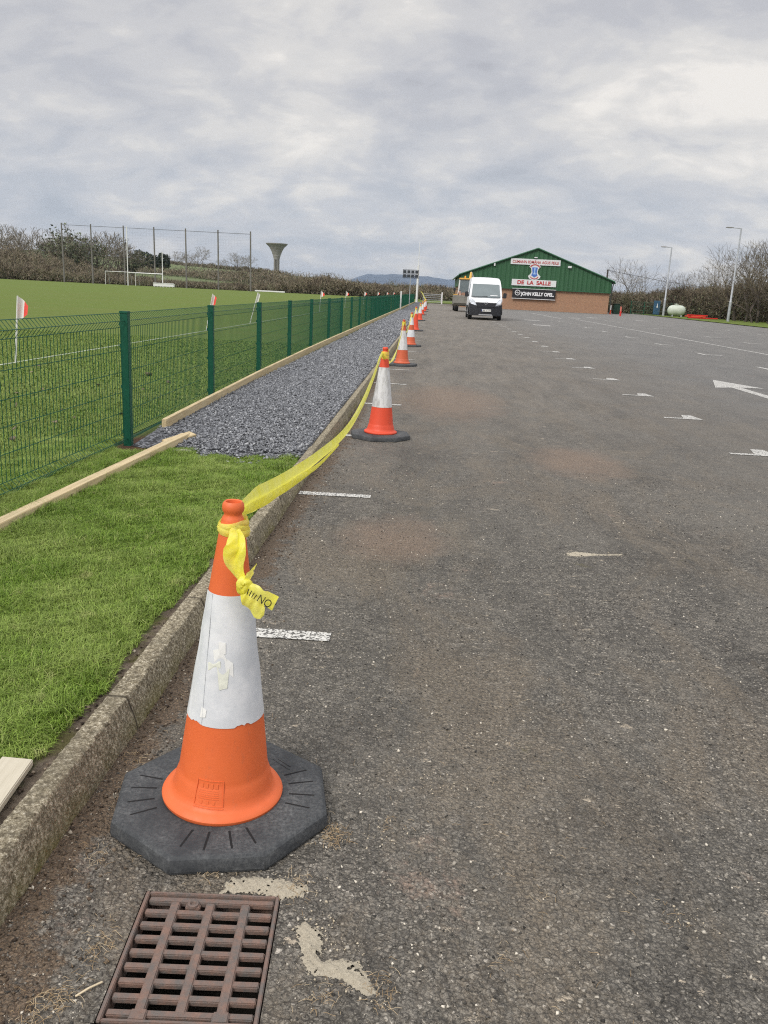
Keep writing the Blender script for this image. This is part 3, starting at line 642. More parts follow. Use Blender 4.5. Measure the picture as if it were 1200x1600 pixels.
def make_cone(label, loc, rz, mo, sleeves=((.292, .632),), ms=None, tilt=(0, 0), detail=False, group='traffic cones standing along the kerb', tape=None, jag=False):
    C = empty('traffic_cone', loc, rz); tag(C, label, 'traffic cone', group)
    b = MB(); rings = [octa(.302, 0), octa(.306, .005), octa(.303, .036), octa(.298, .0425), octa(.286, .0455), octa(.165, .047), octa(.15, .047)]
    for rg in rings: b.v += rg
    for j in range(len(rings)-1):
        for k in range(8): b.f.append((j*8+k, j*8+(k+1) % 8, (j+1)*8+(k+1) % 8, (j+1)*8+k))
    b.f.append(tuple(reversed(range(8)))); b.f.append(tuple(range(48, 56)))
    base = b.build('base', M_RUB, C, bevel=.004 if detail else 0, smooth=True)
    if detail:
        for q_ in range(4):
            for t in (-.36, -.13, .13, .36):
                gb = MB(); a = math.pi/2*q_+t*1.05; d = Vector((math.cos(a), math.sin(a), 0)); p0 = d*.182; p1 = d*.252; n = Vector((-d.y, d.x, 0))
                for wv, z0, mm in ((.0028, .0461, 0),):
                    p2 = Vector((0, 0, .0474)); p3 = Vector((0, 0, .0459))
                    gb.add([p0-n*wv+p2, p0+n*wv+p2, p1+n*wv+p3, p1-n*wv+p3], [(0, 1, 2, 3)])
                gb.build('groove_shade', M_GROOVE_SHADE, base)
        lb = MB(); Mx = Matrix.Rotation(R(38), 4, 'Z')
        for j in range(2): lb.box(Mx @ Vector((.205+.012*j, 0, .0465)), (.003, .075-.02*j, .002), Mx.to_3x3())
        lb.build('raised_mark', M_RUB, base)
    body = MB().lathe(CP, 64 if detail else 32).build('body', mo, C, smooth=True)
    ax = Matrix.Rotation(tilt[0], 4, 'Y') @ Matrix.Rotation(tilt[1], 4, 'X'); body.matrix_local = Matrix.Translation((0, 0, .05)) @ ax @ Matrix.Diagonal((1, 1, 1.014, 1)) @ Matrix.Translation((0, 0, -.05))
    if detail:       # embossed panel low on the front
        eb = MB(); a0 = -math.pi/2-.06-rz
        def on(a, z, o): return ((rad(z)+o)*math.cos(a), (rad(z)+o)*math.sin(a), z)
        def patch(a1, a2, z1, z2, o):
            n = 6; vs = []
            for j in range(n+1):
                a = a1+(a2-a1)*j/n
                vs += [on(a, z1, o), on(a, z2, o), on(a, z2, -.002), on(a, z1, -.002)]
            fs = []
            for j in range(n):
                k = j*4; fs += [(k, k+4, k+5, k+1), (k+1, k+5, k+6, k+2), (k+3, k+7, k+4, k)]
            fs += [(0, 1, 2, 3), (n*4+3, n*4+2, n*4+1, n*4)]; eb.add(vs, fs)
        w_ = .30
        patch(a0-w_, a0+w_, .081, .0825, .0016); patch(a0-w_, a0+w_, .1235, .125, .0016) if False else None
        patch(a0-w_, a0+w_, .148, .150, .0014); patch(a0-w_, a0+w_, .086, .088, .0014); patch(a0-w_, a0-w_+.015, .086, .150, .0014); patch(a0+w_-.015, a0+w_, .086, .150, .0014)
        for zz in np.linspace(.104, .124, 5): patch(a0-w_*.75, a0+w_*.65, zz, zz+.0016, .001)
        for k in range(4): patch(a0-w_*.7+k*.11, a0-w_*.7+k*.11+.06, .130, .142, .0012)
        for k in range(3): patch(a0-w_*.6+k*.13, a0-w_*.6+k*.13+.05, .091, .099, .0012)
        eb.build('embossed_panel', mo, body)
    for si, (z0, z1) in enumerate(sleeves):
        n = 96 if detail else 32; nz = 16; b = MB(); ms_ = ms or M_SLV
        for j in range(nz+1):
            for k in range(n):
                a = 2*math.pi*k/n; zl = z0
                if jag:
                    aa = (a+math.pi/2+.06+rz) % (2*math.pi); aa = aa-2*math.pi if aa > math.pi else aa
                    if -.72 < aa < -.36: zl += .002+.004*abs(math.sin(aa*23+math.sin(aa*9)))
                    if .55 < aa < .95: zl += .002+.005*abs(math.sin(aa*19+1))
                z = zl+(z1-zl)*j/nz
                rr = rad(z)+.0013+(.0011 if detail and 0 < j < nz else 0)*math.sin(a*3+z*9)*math.sin(z*43+a)
                if detail and j == 0: rr += .0006
                b.v.append((rr*math.cos(a), rr*math.sin(a), z))
        for j in range(nz):
            for k in range(n): b.f.append((j*n+k, j*n+(k+1) % n, (j+1)*n+(k+1) % n, (j+1)*n+k))
        s_ = b.build('sleeve', ms_, body, smooth=True)
        if detail:
            def pat(pts, o, m_, nm):
                pb = MB(); nn = len(pts); a0 = -math.pi/2-.06-rz
                def onp(u, z): r_ = rad(z)+o; a = a0+u/r_; return (r_*math.cos(a), r_*math.sin(a), z)
                c = (sum(p_[0] for p_ in pts)/nn, sum(p_[1] for p_ in pts)/nn)
                pb.add([onp(*p_) for p_ in pts]+[onp(*c)], [(i, (i+1) % nn, nn) for i in range(nn)]); pb.build(nm, m_, s_)
            M_TP = mat('sticker_white', col=(.80, .80, .78), rough=.3, var=.05)
            M_TP2 = mat('sticker_cream', col=(.70, .71, .62), rough=.4, var=.12, vs=60)
            pat([(-.004, .515), (.014, .515), (.016, .485), (-.002, .488)], .0026, M_TP, 'tape_scrap')
            pat([(-.018, .492), (.004, .500), (.020, .470), (-.012, .462)], .0024, M_TP, 'tape_scrap')
            pat([(-.030, .458), (.004, .467), (.006, .450), (-.028, .438)], .0030, M_TP2, 'tape_scrap')
            pat([(-.004, .452), (.028, .448), (.026, .398), (.006, .392)], .0027, M_TP2, 'tape_scrap')
            pat([(.012, .478), (.036, .462), (.040, .425), (.020, .440)], .0023, M_TP, 'tape_scrap')
            pat([(-.040, .34), (-.024, .335), (-.026, .315), (-.044, .31)], .0024, M_TP, 'tape_scrap')
            # vertical seam of the sleeve
            sb = MB(); a0 = -math.pi/2-.06-rz; vs = []
            for j in range(14):
                z = .293+(.338)*j/13; r_ = rad(z)+.0026; a = a0-.036/max(r_, .05)*(.8+.2*r_/.1); 
                vs += [(r_*math.cos(a), r_*math.sin(a), z), ((r_)*math.cos(a-.62), (r_)*math.sin(a-.62), z+.0015*math.sin(j*2.2))]
            # overlap flap
            fb = MB(); fb.v = vs; fb.f = [(2*i, 2*i+1, 2*i+3, 2*i+2) for i in range(13)]
            fb.build('overlap', M_SLV, s_)
    return C, body
CONES = [((-.500, 2.030, 0), R(11)), ((-.455, 8.23, 0), R(9)), ((-.565, 16.65, 0), R(-12)), ((-.575, 22.8, 0), R(5)), ((-.66, 32.0, 0), R(20)), ((-.70, 43.9, 0), R(0)), ((-.74, 54.9, 0), R(8)), ((-.74, 64.9, 0), R(15)), ((-.72, 72.0, 0), 0)]
make_cone('large orange and white cone nearest the camera, tied with yellow tape, beside the drain grate', *CONES[0], M_OR, ms=M_SLV, tilt=(R(1.9), R(.6)), detail=True, jag=True)
make_cone('red and white cone with a scuffed grey-streaked sleeve, second from the camera', *CONES[1], M_RED, sleeves=((.30, .675),), ms=M_SLV2, tilt=(R(.8), 0))
make_cone('faded orange cone with one wide white sleeve, third along the kerb', *CONES[2], M_FADE, sleeves=((.30, .66),), ms=M_SLV2)
make_cone('orange cone with two separate white bands, fourth along the kerb', *CONES[3], M_FADE, sleeves=((.24, .42), (.55, .74)), ms=M_SLV)
make_cone('plain red cone without a lower white band, fifth along the kerb', *CONES[4], M_RED, sleeves=((.62, .76),), ms=M_SLV)
make_cone('red cone with white top half, sixth along the kerb', *CONES[5], M_RED, sleeves=((.36, .70),), ms=M_SLV)
for cn in CONES[6:]:
    make_cone('one of the small red and white cones farthest along the kerb', *cn, M_RED, sleeves=((.34, .66),), ms=M_SLV)

# ------------------------------------------------------------------ yellow tape
M_TAPE = mat('yellow_tape', lambda N: dict(color=N.mix(N.ramp(N.noise(N.coord(), 14, 5, .7), [(.35, 0.0), (.7, 1.0)]), (.93, .88, .05), (.97, .95, .34)), rough=.38, normal=N.bump(N.noise(N.mapping(N.coord(), (1, .3, 1)), 45, 4), .5, .006)))
tn = M_TAPE.node_tree; tb = tn.nodes.new('ShaderNodeBsdfTranslucent'); tb.inputs[0].default_value = (.97, .92, .20, 1); tm = tn.nodes.new('ShaderNodeMixShader'); tm.inputs[0].default_value = .45
tn.links.new(tn.nodes['Principled BSDF'].outputs[0], tm.inputs[1]); tn.links.new(tb.outputs[0], tm.inputs[2]); tn.links.new(tm.outputs[0], tn.nodes['Material Output'].inputs[0])
M_INK = mat('black_ink', col=(.02, .02, .015), rough=.5)
TAPE = empty('barrier_tape', (-.5, 2.03, .82)); tag(TAPE, 'yellow plastic barrier tape strung from cone to cone along the kerb', 'barrier tape')
TO = Vector(TAPE.location)
def spline(pts, n):
    out = []; P4 = [pts[0]]+pts+[pts[-1]]
    m = len(pts)-1
    for i in range(n+1):
        t = i/n*m; k = min(int(t), m-1); u = t-k; a, b_, c, d = [Vector(P4[k+j]) for j in range(4)]
        out.append(.5*((2*b_)+(c-a)*u+(2*a-5*b_+4*c-d)*u*u+(3*b_-a-3*c+d)*u**3))
    return out
def ribbon(pts, n, width, angle, curl, name, m=None, parent=None, nw=9, vert=False):
    """a strip along pts; width(u), angle(u) = roll of the width about the line, curl(u) folds its edges over"""
    C_ = spline(pts, n); b = MB()
    for i, p in enumerate(C_):
        u = i/n; d = (C_[min(i+1, n)]-C_[max(i-1, 0)]).normalized()
        s_ = d.cross(Vector((0, 0, 1))); s_ = s_.normalized() if s_.length > .1 else Vector((1, 0, 0)); s_ = (Vector((1, 0, 0))-d*d.x).normalized() if vert else s_; h = s_.cross(d).normalized()
        for k in range(nw):
            v = k/(nw-1)-.5; a = angle(u); w_ = width(u); cu = curl(u)
            th = v*cu; r_ = w_/max(cu, .01)
            lx, lz = (r_*math.sin(th), r_*(1-math.cos(th))) if cu > .05 else (v*w_, 0)
            lz += .0016*math.sin(v*9+u*23)*min(1, w_/.05)
            e1 = s_*math.cos(a)+h*math.sin(a); e2 = -s_*math.sin(a)+h*math.cos(a)
            b.v.append(tuple(p+e1*lx+e2*lz-TO))
    for i in range(n):
        for k in range(nw-1): b.f.append((i*nw+k, i*nw+k+1, (i+1)*nw+k+1, (i+1)*nw+k))
    return b.build(name, m or M_TAPE, parent or TAPE, smooth=True)
L_ = lambda a, c: (lambda u: a+(c-a)*u)
main = [(-.474, 2.05, .830), (-.484, 2.30, .796), (-.488, 2.62, .750), (-.489, 3.05, .702), (-.49, 3.75, .632), (-.485, 4.6, .572), (-.475, 5.4, .556), (-.465, 6.2, .602), (-.465, 7.1, .690), (-.468, 7.85, .772), (-.462, 8.2, .812)]
def w_main(u): return float(np.interp(u, [0, .06, .15, .3, .45, .6, .8, 1], [.020, .050, .088, .100, .098, .088, .072, .046]))
ribbon(main, 150, w_main, lambda u: float(np.interp(u, [0, .12, .3, .5, .75, 1], [1.15, 1.35, 1.25, 1.15, 1.4, 1.5]))+.08*math.sin(u*13), lambda u: float(np.interp(u, [0, .1, .3, .6, .8, 1], [2.6, 1.2, 1.5, 2.2, 2.2, 2.8])), 'tape_span', nw=13)
# second fold of the doubled strip hanging under the first near the front cone
main2 = [(-.474, 2.05, .815), (-.480, 2.30, .782), (-.482, 2.62, .734), (-.483, 3.05, .684), (-.483, 3.75, .610), (-.480, 4.6, .558)]
ribbon(main2, 70, lambda u: float(np.interp(u, [0, .1, .3, .6, 1], [.015, .045, .055, .050, .02])), lambda u: 1.0+.3*u, lambda u: .9+1.0*u, 'tape_fold')
tops = [Vector((c[0][0], c[0][1], .80)) for c in CONES]
for i in range(1, len(tops)-1):
    a_, b_ = tops[i].copy(), tops[i+1].copy(); L = (b_-a_).length; sag = (.33, .30, .22, .30, .28, .24, .1)[i-1]
    pts = [a_.lerp(b_, t)+Vector((-.02*math.sin(t*3.14), 0, -sag*4*t*(1-t))) for t in (0, .15, .3, .5, .7, .85, 1)]
    wd = .058+.003*i
    ribbon(pts, 50, lambda u: wd*(.6+.4*math.sin(u*3.14)), lambda u: 1.1+.5*math.sin(u*9+i), lambda u: 2.0, 'tape_span', nw=7)
pts = [(-.72, 72, .80), (-.85, 73, .95), (-1.0, 74, 1.22), (-1.18, 75.2, 1.42), (-1.24, 76, 1.45)]
ribbon(pts, 30, lambda u: .10, lambda u: 1.0+u, lambda u: 1.4, 'tape_end', nw=5)
# wraps around the necks
for i, (loc, rz) in enumerate(CONES):
    b = MB(); dx = .026 if i == 0 else (.01 if i == 1 else 0); n = 40; turns = 3 if i == 0 else 2
    zc_, r0 = (.808, .034) if i == 0 else (.80, .034); z1 = .075 if i else .022
    vs = []; nt = 28*turns; hw = .009 if i == 0 else .022
    for k in range(nt+1):
        a = 2*math.pi*k/28; u = k/nt; zz = zc_+z1*(.5-u)*(1 if i == 0 else .8)+.006*math.sin(a*1.3+i); rr = r0+.0025*math.sin(a*3.1)+(.002*(k//28))
        for e in (-1, -.3, .3, 1):
            vs.append((dx+(rr+.003*(1-abs(e))+.0015*math.sin(a*9+e*4))*math.cos(a), (rr+.003*(1-abs(e)))*math.sin(a), zz+e*hw))
    fs = [(4*k+j, 4*k+j+1, 4*k+j+5, 4*k+j+4) for k in range(nt) for j in range(3)]
    o = b.add([tuple(Vector(v)+Vector(loc)-TO) for v in vs], fs).build('tape_wrap', M_TAPE, TAPE, smooth=True)
# the knotted tail on the front cone
tail = [(-.462, 1.985, .815), (-.446, 1.950, .806), (-.442, 1.930, .785), (-.449, 1.925, .755), (-.440, 1.922, .725), (-.424, 1.918, .702)]
ribbon(tail, 40, lambda u: float(np.interp(u, [0, .25, .5, .8, 1], [.02, .048, .056, .038, .022])), lambda u: .15+.4*math.sin(u*5), lambda u: 1.7+.5*math.sin(u*8), 'tape_tail', nw=11, vert=True)
tail = [(-.452, 1.985, .812), (-.436, 1.945, .800), (-.432, 1.926, .775), (-.436, 1.922, .74), (-.430, 1.919, .715), (-.420, 1.918, .700)]
ribbon(tail, 40, lambda u: float(np.interp(u, [0, .25, .5, .8, 1], [.012, .026, .030, .022, .018])), lambda u: -.6+.6*u, lambda u: 1.3, 'tape_tail', nw=7, vert=True)
kb = MB(); n1, n2 = 22, 12; 
for i in range(n1):
    for j in range(n2):
        a, t = 2*math.pi*i/n1, 2*math.pi*j/n2; rr = .0105+.0022*math.sin(a*3+t*2); R_ = .0085
        p = Vector(((R_+rr*math.cos(t))*math.cos(a)*1.0, rr*math.sin(t)*1.0, (R_+rr*math.cos(t))*math.sin(a)*1.25)); p.rotate(Matrix.Rotation(.5, 3, 'Y')); p += Vector((-.420, 1.915, .693))
        kb.v.append(tuple(p-TO))
for i in range(n1):
    for j in range(n2): kb.f.append((i*n2+j, i*n2+(j+1) % n2, ((i+1) % n1)*n2+(j+1) % n2, ((i+1) % n1)*n2+j))
kb.build('knot', M_TAPE, TAPE, smooth=True)
def flap(poly_c, poly_w, name, ang, cu=.9, n=30, nw=9):
    return ribbon(poly_c, n, lambda u: float(np.interp(u, np.linspace(0, 1, len(poly_w)), poly_w)), ang, lambda u: cu, name, nw=nw)
ribbon([(-.418, 1.915, .690), (-.406, 1.908, .670), (-.392, 1.905, .645), (-.378, 1.907, .612)], 40, lambda u: float(np.interp(u, [0, .2, .5, .8, .93, 1], [.018, .036, .052, .044, .026, .004])), lambda u: .1+.25*math.sin(u*6), lambda u: 1.2+.5*math.sin(u*11), 'tape_tail', nw=11, vert=True)
t2 = flap([(-.414, 1.912, .694), (-.392, 1.900, .688), (-.366, 1.893, .672), (-.338, 1.89, .660)], [.016, .030, .042, .038], 'tape_tail', lambda u: 1.5+.35*math.sin(u*8), 1.0)
flap([(-.414, 1.915, .700), (-.404, 1.912, .718), (-.396, 1.915, .733), (-.392, 1.93, .742)], [.014, .026, .030, .012], 'tape_tail', lambda u: .2+u, 1.1)
# printed letters on the tail
Mt = Matrix.Translation(Vector((-.362, 1.879, .668))-TO) @ Matrix.Rotation(R(30), 4, 'Y') @ Matrix.Rotation(R(90), 4, 'X')
text_mesh('lettering', 'NO', .029, M_INK, t2, Mt, depth=.0002, sx=.8)
for k in range(4):
    b = MB(); c = Vector((-.404+.006*k, 1.889, .687-.004*k))-TO; b.box(c, (.0022, .0008, .016-.001*k), Matrix.Rotation(R(18+6*k), 3, 'Y')); b.build('print', M_INK, t2)

# ------------------------------------------------------------------ side flags on the pitch
M_WH = mat('white_paint', col=(.72, .72, .72), rough=.5, var=.08)
M_FR = mat('red_flag_cloth', col=(.72, .07, .05), rough=.8, var=.15)
M_FW = mat('white_flag_cloth', col=(.76, .74, .72), rough=.8, var=.08)
def flag(x, Y, lean, label, h=1.05, cloth=True, two=True, s=1.0):
    F = empty('line_flag', (x, Y, .09)); tag(F, label, 'flag', 'line flags on poles along the pitch side line')
    MB().tube([(0, 0, 0), (lean*.6, 0, h*.6), (lean, 0, h)], [.014*s, .013*s, .010*s], 6).build('pole', M_WH, F)
    def cl(x0, x1, m_):
        n = 8; vs = []
        for i in range(n+1):
            u = x0+(x1-x0)*i/n
            top = h-.01-u*.75; bot = h-.36+.10*u/.17; 
            for v in range(5):
                z = bot+(top-bot)*v/4
                vs.append((lean*(z/h)+u, .035*math.sin(u*26)+.01*v*.5, z))
        return MB().add(vs, [(i*5+v, i*5+v+1, (i+1)*5+v+1, (i+1)*5+v) for i in range(n) for v in range(4)]).build('cloth', m_, F, smooth=True)
    cl(0, .085*s, M_FW)
    if two: cl(.085*s, .17*s, M_FR)
flag(-6.17, 12.4, .09, 'red and white flag on a white pole, leftmost and nearest beyond the fence', .98)
flag(-6.22, 23.4, .19, 'small drooping pinkish flag on a leaning pole behind the second tall fence post', 1.0, s=.75)
flag(-6.26, 29.3, .27, 'white flag on a strongly leaning pole behind the third fence post', 1.04, two=False, s=1.0)
for Y in (47.5, 61, 77, 95, 113, 131): flag(-6.3, Y, .08, 'one of the tiny red and white flags showing above the far fence', 1.12, s=1.2)

# ------------------------------------------------------------------ white van
M_VAN = mat('van_white_paint', lambda N: dict(color=N.mix(N.noise(N.coord(), 2.5, 4), (.74, .75, .77), (.80, .80, .81)), rough=.28), spec=.6)
M_BLK = mat('black_plastic', col=(.018, .019, .024), rough=.5, var=.3)
M_GLASS = mat('dark_glass', lambda N: dict(color=N.mix(N.noise(N.coord(), 1.6, 4), (.09, .12, .13), (.19, .23, .24)), rough=.06), spec=.9)
M_TYRE = mat('tyre', col=(.02, .02, .02), rough=.85)
M_STEEL = mat('bright_steel', col=(.55, .56, .58), rough=.35, metal=.8, var=.05)
M_LAMPG = mat('headlight_glass', col=(.62, .65, .70), rough=.12, var=.3, vs=14)
def wheel(parent, x, y, r, w, side):
    wv = MB()
    wp = [(r*.62, -w/2), (r*.95, -w/2), (r, -w/2+.03), (r, w/2-.03), (r*.95, w/2), (r*.62, w/2)]
    n = 24
    for rr, a in wp:
        for k in range(n): t = 2*math.pi*k/n; wv.v.append((a, rr*math.cos(t), rr*math.sin(t)))
    for i in range(len(wp)-1):
        for k in range(n): wv.f.append((i*n+k, i*n+(k+1) % n, (i+1)*n+(k+1) % n, (i+1)*n+k))
    wv.f.append(tuple(range(n))); wv.f.append(tuple((len(wp)-1)*n+k for k in range(n)))
    t = wv.build('wheel', M_TYRE, parent, smooth=True); t.location = (x, y, r)
    rb = MB()
    for rr, a in ((r*.60, w/2-.02), (r*.58, w/2+.002), (r*.25, w/2-.03), (.02, w/2-.01)):
        for k in range(n): tt = 2*math.pi*k/n; rb.v.append((a*side, rr*math.cos(tt), rr*math.sin(tt)))
    for i in range(3):
        for k in range(n): rb.f.append((i*n+k, i*n+(k+1) % n, (i+1)*n+(k+1) % n, (i+1)*n+k))
    rb.build('rim', M_STEEL, t, smooth=True)
def van():
    V = empty('panel_van', (2.975, 50.6, 0)); tag(V, 'white high-roofed panel van with black bumper facing the camera on the tarmac', 'van')
    prof = [(.16, .24), (.03, .34), (0, .62), (.03, .93), (.10, 1.00), (.62, 1.16), (.80, 1.24), (1.36, 2.02), (1.62, 2.26), (2.05, 2.38), (3.0, 2.42), (5.3, 2.40), (5.45, 2.28), (5.48, .40), (5.35, .26)]
    def hw(z, y):
        w = float(np.interp(z, [.2, .5, 1.1, 1.5, 2.1, 2.42], [.93, .97, .985, .96, .875, .80]))
        return w*float(np.interp(y, [0, .12, .5, 1.2], [.86, .93, .985, 1.0]))
    b = MB(); cols = [-1, -.97, -.82, -.4, 0, .4, .82, .97, 1]
    n = len(prof); m_ = len(cols)
    for (y, z) in prof:
        for c in cols:
            crown = .03*(1-c*c) if z > 2.2 else 0; bow = .10*(c*c) if y < .9 and z < 1.3 else (.07*c*c if y < 1.7 else 0)
            edge = .035 if abs(c) == 1 and z > 2.3 else 0
            b.v.append((c*hw(z, y), y+bow, z+crown-edge))
    for i in range(n-1):
        for k in range(m_-1): b.f.append((i*m_+k, i*m_+k+1, (i+1)*m_+k+1, (i+1)*m_+k))
    for k in (0, m_-1): b.f.append(tuple(i*m_+k for i in range(n)))
    b.f.append(tuple([k for k in range(m_)]+[(n-1)*m_+k for k in reversed(range(m_))]))
    body = b.build('body', M_VAN, V, bevel=0, smooth=True)
    def skin(name, pts, m, t=.012, parent=V, bev=.006):       # panel following the front: list of (c,y,z)
        o = MB(); k = len(pts); v = [Vector(p) for p in pts]; nn = (v[1]-v[0]).cross(v[2]-v[0]).normalized()
        if nn.y > 0: nn = -nn
        o.add([p+nn*t for p in v]+[p-nn*.03 for p in v], [tuple(range(k)), tuple(reversed(range(k, 2*k)))]+[(i, (i+1) % k, (i+1) % k+k, i+k) for i in range(k)])
        return o.build(name, m, parent, bevel=bev)
    def fy(z): return float(np.interp(z, [1.24, 2.02, 2.26], [.80, 1.36, 1.62]))
    skin('windscreen', [(-.84, fy(1.30)+.02, 1.30), (-.4, fy(1.27)-.02, 1.27), (.4, fy(1.27)-.02, 1.27), (.84, fy(1.30)+.02, 1.30), (.775, fy(1.99)+.03, 2.0), (-.775, fy(1.99)+.03, 2.0)], M_GLASS, .045)
    MB().tube([(-.78, .78, 1.31), (-.1, .80, 1.34), (.1, .80, 1.34)], .012, 5).build('wiper', M_BLK, V)
    MB().box((.12, .96, 1.42), (.42, .03, .05), Matrix.Rotation(R(-54), 3, 'X')).build('dashboard_paper', M_WH, V).location = (.35, -.09, -.03)
    # bumper wraps the nose
    b = MB()
    for z, o_ in ((.24, .0), (.26, .03), (.55, .05), (.76, .045), (.80, .0)):
        for c in (-1.0, -.93, -.75, -.4, 0, .4, .75, .93, 1.0):
            b.v.append((c*.985, .10*c*c+(.55 if abs(c) == 1 else .10 if abs(c) > .9 else 0)*1-o_, z+(.16*max(0, abs(c)-.7)/.3 if z > .7 else 0)))
    for i in range(4):
        for k in range(8): b.f.append((i*9+k, i*9+k+1, (i+1)*9+k+1, (i+1)*9+k))
    b.build('bumper', M_BLK, V, smooth=True)
    MB().prism([(-.42, .27), (.42, .27), (.36, .335), (-.36, .335)], -.062, -.05, 'y').build('lower_trim', M_STEEL, V)
    gb = MB().prism([(-.60, .98), (.60, .98), (.50, .74), (-.50, .74)], -.062, .05, 'y').build('grille', M_BLK, V)
    for z in (.80, .86, .92): MB().box((0, -.066, z), (1.02, .01, .012)).build('slat', mat('grille_slat', col=(.06, .06, .07), rough=.3), gb)
    MB().box((0, -.05, 1.00), (1.22, .05, .035)).build('grille_trim', M_VAN, V, bevel=.008)
    e = MB(); 
    for k in range(20):
        a = 2*math.pi*k/20; e.v += [(.095*math.cos(a), -.085, .97+.095*math.sin(a)), (.075*math.cos(a), -.088, .97+.075*math.sin(a)), (.095*math.cos(a), -.05, .97+.095*math.sin(a))]
    for k in range(20):
        j = (k+1) % 20; e.f += [(3*k, 3*j, 3*j+1, 3*k+1), (3*k+2, 3*j+2, 3*j, 3*k)]
    e.add([(-.12, -.09, .965), (.0, -.09, .99), (.02, -.09, .975), (.12, -.09, .975), (0, -.09, .955), (-.02, -.09, .965)], [(0, 1, 2, 3, 4, 5)])
    e.build('emblem', M_STEEL, V)
    for s_ in (-1, 1):
        skin('headlight', [(s_*.52, -.005, .80), (s_*.83, .06, .90), (s_*.945, .27, 1.08), (s_*.90, .27, 1.20), (s_*.72, .12, 1.12), (s_*.60, .02, .98)][::s_], M_LAMPG, .035)
        mb = MB(); mb.box((s_*1.12, .98, 1.42), (.20, .14, .30)); mb.box((s_*.99, 1.0, 1.33), (.16, .06, .05)); mb.build('wing_mirror', M_BLK, V, bevel=.03)
        wv = skin('side_window', [], M_GLASS) if False else None
        sw = MB(); x0 = s_*.962; vs = [(s_*.985, 1.08, 1.36), (s_*.985, 2.0, 1.36), (s_*.905, 2.0, 2.0), (s_*.905, 1.50, 2.0)]
        sw.add(vs+[(v[0]-s_*.03, v[1], v[2]) for v in vs], [(0, 1, 2, 3), (7, 6, 5, 4), (0, 4, 5, 1), (1, 5, 6, 2), (2, 6, 7, 3), (3, 7, 4, 0)]); sw.build('side_window', M_GLASS, V)
        MB().box((s_*.99, 3.3, .72), (.03, 3.6, .14)).build('side_moulding', M_BLK, V)
        wheel(V, s_*.86, .88, .335, .23, s_); wheel(V, s_*.86, 4.35, .335, .23, s_)
        ar = MB(); n = 14
        for k in range(n+1):
            a = math.pi*k/n; ar.v += [(s_*1.0, .88-.44*math.cos(a), .335+.42*math.sin(a)), (s_*1.0, .88-.36*math.cos(a), .335+.35*math.sin(a)), (s_*.93, .88-.36*math.cos(a), .335+.35*math.sin(a))]
        for k in range(n): ar.f += [(3*k, 3*k+3, 3*k+4, 3*k+1), (3*k+1, 3*k+4, 3*k+5, 3*k+2)]
        ar.build('wheel_arch', M_BLK, V)
    pl_ = MB().box((.04, -.075, .55), (.54, .02, .13)).build('number_plate', mat('plate_white', col=(.70, .70, .68), rough=.5), V, bevel=.004)
    MB().box((-.215, -.0865, .55), (.03, .003, .11)).build('plate_band', mat('plate_blue', col=(.02, .05, .3), rough=.5), pl_)
    for k in range(7):
        if k in (2, 4): continue
        MB().box((-.15+.062*k+.03, -.0865, .55), (.030, .003, .07)).build('plate_character', M_INK, pl_)
    MB().box((0, 1.98, 2.45), (.02, .10, .06)).build('aerial_fin', M_BLK, V)
van()

